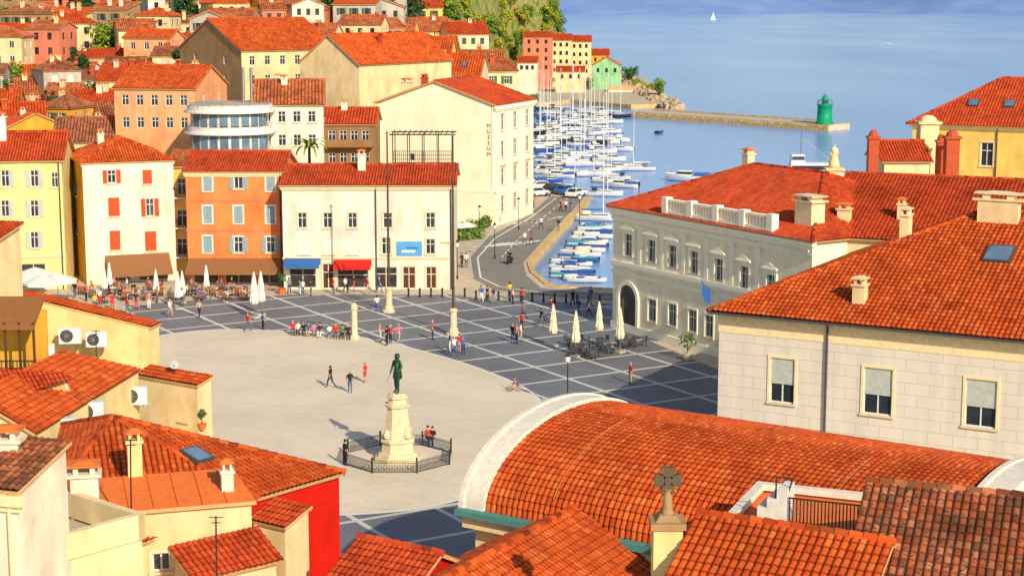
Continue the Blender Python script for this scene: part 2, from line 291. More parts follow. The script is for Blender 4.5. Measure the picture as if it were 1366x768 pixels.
class House:
    def __init__(s,name,label,A,B,depth,ze,z0=0.,cat='house',group=None):
        A=V((A.x,A.y,0)); B=V((B.x,B.y,0)); s.A=A; s.u=(B-A).normalized(); s.w=(B-A).length; s.n=V((s.u.y,-s.u.x,0)); s.i=-s.n; s.d=depth; s.ze=ze; s.z0=z0
        s.F=dict(f=(A,s.u,s.n,s.w),r=(B,s.i,s.u,depth),b=(B+s.i*depth,-s.u,s.i,s.w),l=(A+s.i*depth,-s.i,-s.u,depth))
        s.op=dict(f=[],r=[],b=[],l=[]); s.gab=[]; s.root=thing(name,label,cat,(A.x,A.y,z0),group); s.rf=None
    def L(s,u,v,z): p=s.A+s.u*u+s.i*v; return V((p.x,p.y,z))
    def uv(s,fk,px,py):
        o,d,n,l=s.F[fk]; r=ray(px,py); C=V((0,0,CAMZ)); t=(V((o.x,o.y,CAMZ))-C).dot(n)/r.dot(n); q=C+r*t; return (q-o).dot(d),q.z
    def rect(s,fk,st,*rs):
        for a,b,c,d in rs:
            x0,z1=s.uv(fk,a,b); x1,z0=s.uv(fk,c,d); xm,zm=s.uv(fk,(a+c)/2,(b+d)/2); h=(z1-z0)/2
            zm=min(max(zm,s.z0+h+.05),s.ze-h-.05)
            win(s,fk,max(.15,x0),min(s.F[fk][3]-.15,x1),zm-h,zm+h,st)
    def grid(s,fk,nc,nr,w,h,zt,dz,st,mg=.5):
        l=s.F[fk][3]
        for i in range(nc):
            c=mg+(l-2*mg)*(i+.5)/nc
            for j in range(nr):
                z=zt-j*dz
                if z-h/2>s.z0+.2 and z+h/2<s.ze: win(s,fk,c-w/2,c+w/2,z-h/2,z+h/2,R.choice(st) if isinstance(st,list) else st)
    def walls(s,mt,mats=None,fm=None):
        mb=MB(); fm=fm or {}
        for fk,(o,d,n,l) in s.F.items():
            us=sorted({0,l}|{x for q in s.op[fk] for x in q[:2]}); zs=sorted({s.z0,s.ze}|{x for q in s.op[fk] for x in q[2:]}); m=fm.get(fk,0)
            pt=lambda u,z,dd=0: V((o.x,o.y,z))+d*u+n*dd
            for a,b in zip(us,us[1:]):
                for c,e in zip(zs,zs[1:]):
                    if b-a<1e-5 or e-c<1e-5: continue
                    um,zm=(a+b)/2,(c+e)/2
                    if any(q[0]<um<q[1] and q[2]<zm<q[3] for q in s.op[fk]): continue
                    mb.poly([pt(a,c),pt(b,c),pt(b,e),pt(a,e)],m)
            for a,b,c,e in s.op[fk]:
                for (p,q),(p2,q2) in (((a,c),(b,c)),((b,c),(b,e)),((b,e),(a,e)),((a,e),(a,c))): mb.poly([pt(p,q),pt(p,q,-.2),pt(p2,q2,-.2),pt(p2,q2)],m)
        for g in s.gab: mb.poly(g[0],fm.get(g[1],0))
        return mb.build('wall',[mt]+(mats or []),s.root)
    def roof(s,ty,rise,mt,ov=.35,col=.3,row=.42,hi=0,fas='fascia',under=1):
        mb=MB(); w,d,ze=s.w,s.d,s.ze; L=s.L; k=dict(col=col,row=row,hi=hi); lf=.08; zr=ze+rise+lf
        if ty=='gx':
            h=d/2; e=ze-ov*rise/h+lf
            tile(mb,[L(-ov,-ov,e),L(w+ov,-ov,e),L(w+ov,h,zr),L(-ov,h,zr)],**k); tile(mb,[L(w+ov,d+ov,e),L(-ov,d+ov,e),L(-ov,h,zr),L(w+ov,h,zr)],col,row,0)
            ridge(mb,L(-ov,h,zr),L(w+ov,h,zr)); s.gab+=[([L(0,d,ze),L(0,0,ze),L(0,h,ze+rise)],'l'),([L(w,0,ze),L(w,d,ze),L(w,h,ze+rise)],'r')]
        elif ty=='gy':
            h=w/2; e=ze-ov*rise/h+lf
            tile(mb,[L(-ov,d+ov,e),L(-ov,-ov,e),L(h,-ov,zr),L(h,d+ov,zr)],**k); tile(mb,[L(w+ov,-ov,e),L(w+ov,d+ov,e),L(h,d+ov,zr),L(h,-ov,zr)],**k)
            ridge(mb,L(h,-ov,zr),L(h,d+ov,zr)); s.gab+=[([L(0,0,ze),L(w,0,ze),L(h,0,ze+rise)],'f'),([L(w,d,ze),L(0,d,ze),L(h,d,ze+rise)],'b')]
        elif ty=='hip':
            h=min(w,d)/2; e=ze-ov*rise/h+lf
            c=[L(-ov,-ov,e),L(w+ov,-ov,e),L(w+ov,d+ov,e),L(-ov,d+ov,e)]
            if w>=d: r0,r1=L(h,h,zr),L(w-h,h,zr); pl=[[c[0],c[1],r1,r0],[c[1],c[2],r1],[c[2],c[3],r0,r1],[c[3],c[0],r0]]; hp=[(c[0],r0),(c[3],r0),(c[1],r1),(c[2],r1),(r0,r1)]
            else: r0,r1=L(h,h,zr),L(h,d-h,zr); pl=[[c[0],c[1],r0],[c[1],c[2],r1,r0],[c[2],c[3],r1],[c[3],c[0],r0,r1]]; hp=[(c[0],r0),(c[1],r0),(c[2],r1),(c[3],r1),(r0,r1)]
            if (r1-r0).length<.1: pl=[p[:3] if len(p)==4 else p for p in pl]
            for i,p in enumerate(pl): tile(mb,p,col,row,hi if i!=2 else 0)
            for a,b in hp:
                if (b-a).length>.3: ridge(mb,a,b)
        elif ty=='shed':
            e=ze-ov*rise/d+lf; q=ze+rise*(1+.1/d)+lf
            tile(mb,[L(-ov,-ov,e),L(w+ov,-ov,e),L(w+ov,d+.1,q),L(-ov,d+.1,q)],**k)
            s.gab+=[([L(0,d,ze),L(0,0,ze),L(0,d,ze+rise)],'l'),([L(w,0,ze),L(w,d,ze),L(w,d,ze+rise)],'r'),([L(w,d,ze),L(0,d,ze),L(0,d,ze+rise),L(w,d,ze+rise)],'b')]
        else:
            mb.poly([L(0,0,ze-.1),L(w,0,ze-.1),L(w,d,ze-.1),L(0,d,ze-.1)],0)
            for q_,(fk,(o,dd,n,l)) in enumerate(s.F.items()): mb.fb((o,dd,n,l),-.12,l+.12,ze,ze+rise+.002*q_,-.22-.001*q_,.12+.001*q_,1)
        s.rf=mb.build('roof',[mt,fas],s.root); return s.rf
    def chim(s,u,v,w=.7,d=.6,h=1.5,mt='w_white',z=None,cap='terra'):
        p=s.L(u,v,0); chim(s.rf,(p.x,p.y,s.ze+.5 if z is None else z),w,d,h,mt,cap,math.atan2(s.u.y,s.u.x))
    def sky(s,u,v,z,w,l,sl):
        g=(s.i+V((0,0,sl))).normalized(); n=s.u.cross(g); c=s.L(u,v,z)+n*.18; mb=MB()
        mb.obox(c,s.u*w/2,g*l/2,n*.1,0); mb.obox(c+n*.11,s.u*(w/2-.1),g*(l/2-.1),n*.01,1); mb.build('skylight',['dkgrey','glass_blue'],s.rf)
    def cornice(s,fk,z,h=.3,out=.25,mt='stone',nm='cornice'):
        mb=MB(); fc=s.F[fk]; mb.fb(fc,-out+.002,fc[3]+out-.002,z,z+h,.0,out); mb.fb(fc,-out*.5,fc[3]+out*.5,z-h*.6,z,.0,out*.5); mb.build(nm,mt,s.root)
    def awning(s,fk,px0,px1,py0,py1,mt,out=1.4):
        u0,z1=s.uv(fk,px0,py0); u1,z0=s.uv(fk,px1,py1); o,d,n,l=s.F[fk]; pt=lambda u,z,dd: V((o.x,o.y,z))+d*u+n*dd
        mb=MB(); a=[pt(u0,z1,.05),pt(u1,z1,.05),pt(u1,z0+.3,out),pt(u0,z0+.3,out)]; mb.poly(a); mb.poly([a[3],a[2],pt(u1,z0,out),pt(u0,z0,out)]); mb.poly([pt(u0,z1,.05),a[3],pt(u0,z0+.3,.05)]); mb.poly([pt(u1,z1,.05),a[2],pt(u1,z0+.3,.05)])
        mb.build('awning',mt,s.root)
    def pipe(s,fk,u,mt='dkgrey'):
        mb=MB(); o,d,n,l=s.F[fk]; p=o+d*u+n*.14; mb.tube((p.x,p.y,s.z0),(p.x,p.y,s.ze-.1),.07); mb.build('downpipe',mt,s.root)
# ---------------- setting
def edge(y): return -4+max(0,y-450)*.035+min(16,max(0,y-618)*.6), (30 if y<420 else max(10,30-(y-420)*.12))
def T(x,y):
    s=max(0,y-203)*.135; xc,wd=edge(y)
    k=min(1,max(0,(xc-x)/wd)); k=k*k*(3-2*k); return min(s,75)*k
def flat(name,pts,z,mt,side=0):
    mb=MB(); tr=tessellate_polygon([[V((p[0],p[1],0)) for p in pts]]); vs=[(p[0],p[1],z) for p in pts]
    fs=[]
    for a,b,c in tr:
        n=(V(vs[b])-V(vs[a])).cross(V(vs[c])-V(vs[a])); fs.append((a,b,c) if n.z>0 else (a,c,b))
    mb.add(vs,fs,0)
    if side:
        k=len(pts)
        for i in range(k):
            a,b=vs[i],vs[(i+1)%k]; mb.poly([a,b,(b[0],b[1],z-side),(a[0],a[1],z-side)],1)
    return struct(mb.build(name,mt))
px=lambda l:[P(a,b,0) for a,b in l]
mb=MB(); mb.poly([(-9000,-500,-1.2),(9000,-500,-1.2),(9000,14000,-1.2),(-9000,14000,-1.2)]); struct(mb.build('sea','sea'))
land=[V((-500,-60,0)),V((420,-60,0)),V((420,300,0))]+px([(1366,228),(1200,240),(1100,266),(1000,330),(900,345),(818,387),(760,384),(727,380),(707,363),(703,350),(735,315),(768,281),(786,263),(760,256),(716,252),(708,225),(706,190),(706,160),(716,138),(760,133),(842,140),(898,138),(884,122),(862,106),(832,94),(800,85),(765,80)])+[V((-60,950,0)),V((-500,950,0))]
flat('ground',land,0,['pave_beige','quay'],3)
mb=MB(); xs=np.arange(-260,50,4.); ys=np.arange(198,940,5.); idx={}; vs=[]
for j,y in enumerate(ys):
    for i,x in enumerate(xs):
        t_=T(x,y); vs.append((x+(R.random()-.5)*1.5,y,t_-.3+(R.random()-.5)*min(2.5,t_*.15)))
fs=[]
nx=len(xs)
for j in range(len(ys)-1):
    for i in range(nx-1):
        q=(j*nx+i,j*nx+i+1,(j+1)*nx+i+1,(j+1)*nx+i)
        if max(vs[k][2] for k in q)>.05: fs.append(q)
mb.add(vs,fs); struct(mb.build('hillside','terrain'))
mb=MB(); n=90; vs=[]; 
for j,(y,k) in enumerate(((4000,0),(4200,.25),(4700,.7),(5600,1.))):
    for i in range(n+1):
        x=-1500+6000*i/n; h=(150+60*math.sin(i*.31)+35*math.sin(i*.83+1)+R.random()*20)*k*(1 if x<1800 else max(.35,1-(x-1800)/3000)); vs.append((x,y+60*math.sin(i*.4),-2+h))
mb.add(vs,[(j*(n+1)+i,j*(n+1)+i+1,(j+1)*(n+1)+i+1,(j+1)*(n+1)+i) for j in range(3) for i in range(n)]); struct(mb.build('hills','farhill',None,True))
flat('road',px([(735,262),(700,290),(652,316),(628,342),(632,372),(660,387),(720,394),(817,401),(817,391),(760,388),(722,384),(702,367),(698,350),(730,315),(763,281),(780,263)]),.004,['asphalt'])
flat('square_paving',px([(60,440),(200,405),(380,393),(600,393),(650,400),(817,405),(832,440),(975,500),(985,660),(700,760),(440,775),(250,720),(60,600)]),.008,['paving'])
def smooth(pts,k=6):
    o=[];n=len(pts)
    for i in range(n):
        a,b,c,d=pts[i-1],pts[i],pts[(i+1)%n],pts[(i+2)%n]
        for j in range(k):
            t=j/k; o.append(.5*((2*b)+(c-a)*t+(2*a-5*b+4*c-d)*t*t+(3*b-a-3*c+d)*t**3))
    return o
ov=smooth(px([(713,530),(707,575),(672,630),(600,668),(480,684),(360,680),(240,640),(160,570),(150,490),(190,454),(290,440),(400,443),(480,450),(545,464),(640,493)]))
flat('stone_oval',ov,.012,['oval'])
mb=MB()
for i in range(len(ov)): 
    a,b=ov[i],ov[(i+1)%len(ov)]; c=V((-13,130,0)); f=lambda p:p+(p-c).normalized()*.35
    mb.poly([(a.x,a.y,.016),(b.x,b.y,.016),(*f(b).xy,.016),(*f(a).xy,.016)])
struct(mb.build('oval_border','white'))
mb=MB()
def strip(a,b,w,z=.008):
    d=(b-a).normalized(); s_=V((d.y,-d.x,0))*w/2; mb.poly([(*(a-s_).xy,z),(*(a+s_).xy,z),(*(b+s_).xy,z),(*(b-s_).xy,z)])
for (x0,y0,x1,y1,n) in ((692,297,742,291,7),(655,327,712,323,7)):
    for i in range(n):
        t=(i+.5)/n; c=P(x0+(x1-x0)*t,y0+(y1-y0)*t); d=V((.55,.83,0))*2.2; strip(c-d,c+d,.5,.012)
struct(mb.build('zebra_crossing','marking'))
mb=MB(); pl=px([(742,264),(708,290),(660,318),(637,344),(641,370),(666,382),(720,390),(815,397)])
for a,b in zip(pl,pl[1:]):strip(a,b,.18)
pl=px([(758,264),(722,292),(690,320),(668,345)])
for a,b in zip(pl,pl[1:]):
    k=6
    for i in range(k): strip(a.lerp(b,i/k),a.lerp(b,(i+.55)/k),.14)
struct(mb.build('road_markings','marking'))
mb=MB(); pl=px([(786,263),(768,281),(735,315),(703,350),(707,363),(727,380),(760,384),(818,387)])
for a,b in zip(pl,pl[1:]):
    d=(b-a).normalized(); s_=V((d.y,-d.x,0)); mb.obox((a+b)/2-s_*.3+V((0,0,.06)),d*(b-a).length/2,s_*.3,V((0,0,.07)))
struct(mb.build('quay_kerb','quay'))
mb=MB(); a,b=P(842,150,0),P(1106,168,0); d=(b-a).normalized(); s_=V((-d.y,d.x,0)); L=(b-a).length
mb.obox(a+d*L/2+s_*4-V((0,0,1.3)),d*L/2,s_*4,V((0,0,1.5)),0); mb.obox(a+d*(L/2-4)+s_*7.6+V((0,0,.5)),d*(L/2-5),s_*.3,V((0,0,.299)),0)
for i in range(46): mb.obox(a+d*(L*(i+.5)/46)+V((0,0,-1.2))-s_*.15,d*(L/102),s_*.22,V((0,0,.85+R.random()*.3)),1)
pier=mb.build('stone_pier',['pave_beige','quay']); tag(pier,'long low stone pier running across the harbour to the green lighthouse','pier')
mb=MB()
for i in range(420):
    t_=R.random(); c=P(812+90*t_+R.uniform(-8,8),98+44*t_+R.uniform(-3,6)); r=R.uniform(.5,1.6); 
    mb.box((c.x,c.y,-.6+R.random()*1.1),(r*1.6,r*1.3,r*1.2),R.random()*3,0,R.uniform(.5,.9))
o=mb.build('rubble_rocks','rock'); o['kind']='stuff'; o['label']='pale boulders heaped along the far shore'; o['category']='rocks'
# ---------------- lighthouse
c=P(1091,166,.2)+s_*2.5; lh=thing('lighthouse','short green harbour lighthouse at the end of the stone pier','lighthouse',(c.x,c.y,.2))
mb=MB(); mb.lathe([(2.2,0),(2.2,.5),(1.9,.55),(1.75,4.3),(1.95,4.45),(1.95,4.7)],c,20); mb.build('tower','light_green',lh,True)
mb=MB(); mb.lathe([(.75,4.7),(.75,5.9)],c,14); mb.build('lantern','glass_blue',lh)
mb=MB(); mb.lathe([(.95,5.9),(.9,6.1),(.4,6.9),(.12,7.1),(.05,8.)],c,14); mb.build('lantern_roof','light_green',lh)
mb=MB()
for k in range(14): a_=2*PI*k/14; mb.tube((c.x+1.85*math.cos(a_),c.y+1.85*math.sin(a_),4.9),(c.x+1.85*math.cos(a_),c.y+1.85*math.sin(a_),5.8),.04,n=5)
mb.lathe([(1.82,5.65),(1.88,5.65),(1.88,5.75),(1.82,5.75)],c,20); mb.build('railing','light_green',lh)
# ---------------- row of houses round the square
h=House('yellow_house','pale yellow house at the left edge of the photo behind the market umbrellas',P(-40,388),P(89,385),11,0); 
h.ze=zat(215,h.A.y); 
h.rect('f','greyo',*[(a-6,b-11,a+6,b+11) for a in (7,46) for b in (238,278,320)]); h.rect('f','shop',(-20,352,18,384),(28,352,62,384)); h.rect('f','plain',(68,230,78,250))
h.roof('gx',zat(178,h.A.y+5.5)-h.ze,'roof_red'); h.walls('w_pale'); h.cornice('f',zat(345,h.A.y),.2,.12); h.chim(3.3,4,1.2,.9,2.,'white',h.ze+2.2); h.pipe('f',h.w-.3)
h=House('white_house','white house with orange shutters and ochre side wall beside the orange building',P(116,380),P(236,373),11,0)
h.ze=zat(217,h.A.y)
h.rect('f','redo',(143,227,155,244),(194,265,206,288)); h.rect('f','red',(190,227,203,245),(144,264,160,288),(146,308,161,333),(193,309,209,334)); h.rect('f','shop',(140,352,175,374),(185,352,225,372))
h.rect('l','plain',(97,240,103,262),(98,290,104,312)); h.roof('hip',zat(186,h.A.y+4.8)-h.ze,'roof_orange'); h.walls('w_white',['w_ochre'],{'l':1}); h.awning('f',140,226,341,362,'awn_brown',2.2); h.cornice('f',h.ze-.35,.2,.15,'white')
h.chim(3,7,.7,.6,1.4,'w_white',h.ze+1)
h=House('narrow_house','narrow yellow house with stacked balconies squeezed beside the orange building',P(229,371),P(254,371),9,0); h.ze=zat(222,h.A.y)
h.rect('f','bare',*[(236,y,250,y+22) for y in (238,280,318)]); h.roof('gx',1.2,'roof_mid'); h.walls('w_yellow')
for y in (264,304,343):
    u0,z=h.uv('f',230,y); mb=MB(); mb.fb(h.F['f'],.1,h.w-.1,z,z+.12,0,.9)
    for k in range(9): mb.fb(h.F['f'],.12+k*(h.w-.3)/8,.17+k*(h.w-.3)/8,z+.12,z+1,.82,.87,1)
    mb.fb(h.F['f'],.1,h.w-.1,z+1,z+1.06,.8,.88,1); mb.build('balcony',['white','iron'],h.root)
h=House('orange_house','bright orange three storey house with grey shutters and brown awning',P(252,379),P(379,379),11,0); h.ze=zat(229,h.A.y)
h.rect('f','blueo',*[(a-6,b-10,a+6,b+11) for a in (318,361) for b in (326,)],*[(312,236,324,252)]); h.rect('f','blue',*[(a-6,b-9,a+6,b+10) for a in (277,361) for b in (245,)],*[(a-6,b-11,a+6,b+12) for a in (277,318,361) for b in (286,)],(271,315,283,337))
h.rect('f','shop',(258,352,292,378),(300,352,336,378),(344,352,374,378)); h.roof('gx',zat(203,h.A.y+5.5)-h.ze,'roof_red'); h.walls('w_orange'); h.awning('f',252,377,344,362,'awn_brown',2.4); h.cornice('f',h.ze-.4,.25,.2,'cream'); h.cornice('f',zat(268,h.A.y),.14,.08,'w_pink','string_course'); h.cornice('f',zat(308,h.A.y),.14,.08,'w_pink','string_course'); h.pipe('f',h.w-.2)
h=House('long_white_house','long off white building with small dark windows behind the flagpoles',P(379,386),P(606,386),11,0,0); h.ze=zat(247,h.A.y)
h.rect('f','trim',*[(a-6,b-10,a+6,b+10) for a in (403,437,470,517,574) for b in (294,)]); h.rect('f','whitec',*[(a-7,b-11,a+7,b+11) for a in (406,438,470) for b in (328,)]); h.rect('f','trim',(509,317,521,339),(568,319,580,339))
h.rect('f','shop',(386,358,422,384),(450,358,492,384),(500,356,530,384)); h.rect('f','door',(430,352,446,385),(537,356,554,385),(568,356,582,385)); h.rect('f','whitec',(590,300,600,322))
h.roof('gx',zat(221,h.A.y+5.5)-h.ze,'roof_red'); h.walls('w_white'); h.awning('f',380,428,344,355,'awn_blue',1.5); h.awning('f',446,496,346,357,'awn_red',1.6); h.cornice('f',h.ze-.4,.25,.2,'stone'); h.cornice('f',zat(345,h.A.y),.15,.1,'stone','string_course'); h.pipe('f',h.w*.545); h.pipe('f',h.w-.3)
u0,z1=h.uv('f',529,322); u1,z0=h.uv('f',563,341); mb=MB(); mb.fb(h.F['f'],u0,u1,z0,z1,.03,.07); mb.fb(h.F['f'],u0+.5,u1-.7,z0+.35,z0+.6,.07,.08,1); mb.fb(h.F['f'],u0+1,u1-.4,z0+.75,z0+.9,.07,.08,2); mb.build('banner',['banner','canvas','gel_blue'],h.root)
h.chim(8,4,.8,.7,1.4,'w_white',h.ze+1.4)
# terrace pergola
g=thing('roof_pergola','black metal pergola frame on the roof terrace beside the museum','pergola',D(565,215,193)); 
A=D(524,216,193); B=D(603,216,193)
for q in range(2):
    for k in range(5): mb=MB(); p=A.lerp(B,k/4)+V((0,q*4,0)); mb.box((p.x,p.y,p.z+.9),(.1,.1,4.2)); mb.build('post','iron',g)
mb=MB()
for q in range(2):
    c=A.lerp(B,.5)+V((0,q*4,3.06)); mb.box(c,((B-A).length+.8,.14,.14))
for k in range(12): p=A.lerp(B,k/11)+V((0,2,3.2)); mb.box(p,(.06,5,.08))
mb.build('beam','iron',g); mb=MB()
for z in (.3,.75,1.2): mb.box(A.lerp(B,.5)+V((0,-.02,z)),((B-A).length,.05,.06))
for k in range(30): p=A.lerp(B,(k+.5)/30); mb.box((p.x,p.y-.02,p.z+.6),(.05,.04,1.2))
mb.build('railing','iron',g); mb=MB(); mb.box(A.lerp(B,.5)+V((0,2.2,-.6)),((B-A).length+.6,4.6,.3)); mb.build('deck','w_dark',g)
# museum
h=House('museum','large pale museum building with a plain gable wall lettered MUSEUM',D(503,133,236),D(661,140,230),15,16.2,0,'museum')
h.rect('f','bare',(547,205,553,214)); 
for c_ in range(3):
    for r_ in range(4):
        u=1.9+c_*4.9; win(h,'r',u,u+1.4,1.6+r_*3.7,3.8+r_*3.7,'ped' if r_==1 else 'trim')
h.roof('gy',3.0,'roof_red',.4); h.walls('w_museum')
h.cornice('r',15.6,.45,.4,'palazzo_trim'); 
h.cornice('r',4.6,.3,.2,'palazzo_trim','string_course'); h.cornice('f',4.6,.25,.12,'palazzo_trim','string_course')
for u in (0.,h.w-.5): mb=MB(); mb.fb(h.F['f'],u,u+.5,4.9,15.9,0,.1); mb.build('pilaster','palazzo_trim',h.root)
h.chim(3.5,2,1.4,.8,1.6,'cream',17.3); h.chim(6.,2.5,.8,.8,1.5,'brick',18.)
cu=bpy.data.curves.new('t','FONT'); cu.body='M\nU\nS\nE\nU\nM'; cu.size=.72; cu.align_x='CENTER'; cu.extrude=.02; cu.space_line=1.05
to=bpy.data.objects.new('t',cu); COL.objects.link(to); dg=bpy.context.evaluated_depsgraph_get(); tm=bpy.data.meshes.new_from_object(to.evaluated_get(dg)); bpy.data.objects.remove(to)
o_,d_,n_,l_=h.F['f']; q=o_+d_*(h.w-.95)+n_*.04; lt=bpy.data.objects.new('sign_lettering',tm); COL.objects.link(lt); tm.materials.clear(); tm.materials.append(MT['letter']); lt.parent=h.root
mw=MX.Translation(V((q.x,q.y,13.2))-h.root.location)@MX(((d_.x,0,n_.x),(d_.y,0,n_.y),(0,1,0))).to_4x4(); lt.matrix_local=mw
# ---------------- hill houses
CEN=[]
def hill(name,label,a,b,pe,pr,Y,ty,wm,nc,nr,yaw=0,depth=9,rm='roof_orange',side=None,ch=1,wst='bare',skl=0,base=None,lw=None,rise=None):
    A=D(a,pe,Y); B=D(b,pe,Y); w=B.x-A.x; yw=math.radians(yaw); B=A+V((math.cos(yw),math.sin(yw),0))*w/max(.5,math.cos(yw)); ze=A.z
    bk=depth/2 if ty!='gy' else 0; rise=rise or max(.9,zat(pr,Y+bk)-ze); z0=min(T(A.x,A.y),T(B.x,B.y))-2 if base is None else base; z0=min(z0,ze-5)
    h=House(name,label,A,B,depth,ze,z0); CEN.append((A+B)/2+h.i*depth/2)
    if nc: h.grid('f',nc,nr,.95,1.4,ze-1.5,2.9,wst)
    if side: h.grid(side,2,nr,.95,1.4,ze-1.5,2.9,wst)
    h.roof(ty,rise,rm,.3,.42,.5); h.walls(wm,[lw] if lw else None,{'l':1} if lw else None)
    for k in range(ch): h.chim(R.uniform(.2,.8)*h.w,R.uniform(.35,.65)*depth,.8,.6,1.3,R.choice(['w_white','brick','w_cream']),ze+rise*.6)
    for k in range(skl): h.sky(h.w*(k+1)/(skl+1),depth*.22,ze+rise*.45,.9,1.3,rise/(depth/2))
    return h
B_='houses packed on the hillside'
HL=[(-8,22,24,8,392,'gx','w_red',2,2,'top left corner red house on the hillside'),(-20,44,80,62,325,'gx','w_cream',3,2,''),(18,70,56,38,362,'gx','w_cream',3,2,''),(62,112,66,48,345,'gx','w_white',3,1,''),(104,152,44,27,375,'gx','w_ochre',3,2,''),(150,198,57,40,358,'gx','w_white',3,2,''),
(0,48,110,88,300,'gx','w_cream',3,2,''),(44,98,100,78,312,'gy','w_white',3,2,''),(86,132,88,70,325,'gx','w_ochre',2,2,''),(128,192,108,86,284,'gx','w_cream',4,3,''),(-10,56,168,138,245,'gx','w_yellow',3,1,''),(50,96,138,112,272,'gx','w_white',3,2,''),(95,150,140,120,262,'gx','w_cream',3,2,''),(190,240,78,60,330,'gx','w_white',3,2,''),(205,245,50,36,362,'gx','w_cream',2,2,''),
(395,432,20,3,398,'gx','w_orange',2,2,''),(430,462,24,8,394,'gx','w_yellow',2,1,''),(492,552,42,25,380,'gx','w_yellow',3,2,''),(534,590,10,-8,415,'gx','w_yellow',3,2,''),(562,600,42,24,390,'gx','w_cream',2,2,''),(598,652,46,30,382,'gx','w_cream',4,1,''),(610,672,80,68,330,'gx','w_cream',4,1,''),(548,612,66,50,345,'gx','w_white',4,2,''),(440,500,40,24,385,'gx','w_pink',3,2,''),(330,398,30,14,392,'gx','w_cream',4,2,''),(20,70,125,106,285,'gx','w_pink',3,2,''),(-10,24,140,120,275,'gx','w_white',2,2,''),(250,300,34,18,388,'gx','w_cream',3,1,''),(100,140,72,55,340,'gx','w_cream',2,2,''),(600,690,96,82,300,'gx','w_cream',4,1,'')]
cn=dict(w_red='red',w_cream='cream',w_white='white',w_ochre='ochre',w_yellow='yellow',w_orange='orange',w_pink='pink',w_pale='pale',w_tan='tan',w_peach='peach',w_grey='grey')
def region(b,Y): return 'upper left hillside' if b<260 and Y>320 else ('left hillside just above the square' if b<260 else ('hilltop near the centre' if Y>340 else 'slope behind the museum'))
for i,(a,b,pe,pr,Y,ty,wm,nc,nr,lb) in enumerate(HL):
    h=hill('hill_house',lb or f'small {cn[wm]} house with terracotta roof on the {region(b,Y)}',a,b,pe,pr,Y,ty,wm,nc,nr,R.uniform(-12,18),R.uniform(8,11),R.choice(['roof_orange','roof_mid','roof_red','roof_mid']),'r',R.choice([1,2]),R.choice(['bare','green','bare']))
    h.root['group']=B_
hill('villa','grey green villa among trees at the top left',197,252,10,-8,400,'hip','w_villa',4,2,5,12,'roof_brown')
hill('brown_roofed_house','house with a brown tiled roof behind the yellow house',72,160,190,158,224,'gx','w_cream',4,1,8,10,'roof_brown')
hill('orange_walled_house','peach walled house with a broad roof and twin chimneys',152,262,118,88,226,'gx','w_peach',5,2,-8,14,'roof_orange','r',2)
hill('stone_gabled_house','tall house with dark stone gable and long roof on the hill',322,440,68,30,262,'gx','w_cream',6,3,38,20,'roof_orange','l',3,'bare',0,None,'w_tan',4.6)
hill('grey_white_house','white house with weathered orange roof behind the long building',340,430,140,108,214,'gx','w_white',4,2,6,11,'roof_mid','r',2,'plain')
h=hill('balcony_house','dark house with deep balconies below the big cream gable',430,500,166,145,224,'gx','w_dark',4,2,0,9,'roof_red')
for z in (1.9,4.7):
    mb=MB(); mb.fb(h.F['f'],.2,h.w-.2,h.ze-z-1,h.ze-z-.85,0,1.3); mb.fb(h.F['f'],.2,h.w-.2,h.ze-z-.85,h.ze-z,1.2,1.28,1); mb.build('balcony',['wood','w_dark'],h.root)
hill('big_cream_house','big cream house with a tall gable and skylit roof behind the museum',400,484,84,47,250,'gy','w_cream',0,0,-34,22,'roof_orange',None,2)
h=hill('skylight_house','long cream house with a row of skylights in its roof',500,640,100,72,268,'gx','w_cream',7,2,-6,12,'roof_orange',None,2,'bare',5)
h=hill('skylight_house','orange roofed house with skylights beside the cream gable',470,600,74,50,300,'gx','w_yellow',6,2,-4,12,'roof_orange',None,3,'bare',4)
for k,(a,b,pe,pr,Y,ty,wm,lb) in enumerate([(698,736,50,43,600,'gx','w_pink','tall pink house on the shore below the cliff'),(734,762,54,46,606,'gx','w_cream','tall cream house on the shore next to the pink one'),(760,788,56,48,615,'gx','w_cream','narrow cream house at the seaward end of the shore row'),(790,828,88,77,590,'gy','w_green','pale green gabled house behind the harbour'),(776,812,74,66,650,'gx','w_ochre','ochre house with a red roof beyond the pale green house'),(812,846,120,116,572,'flat','w_white','low white flat roofed harbour building'),(824,884,124,120,580,'flat','w_cream','long low cream harbour shed by the rocks'),(690,716,84,76,560,'gx','w_white','white harbour house low in front of the pink one'),(742,780,96,89,570,'gx','w_cream','low cream harbour house in front of the shore row')]):
    hill('shore_house',lb,a,b,pe,pr,Y,ty,wm,3,4 if k<3 else 1,-4,10,'roof_red' if ty!='flat' else 'concrete','r',0,'bare',0,-.5)
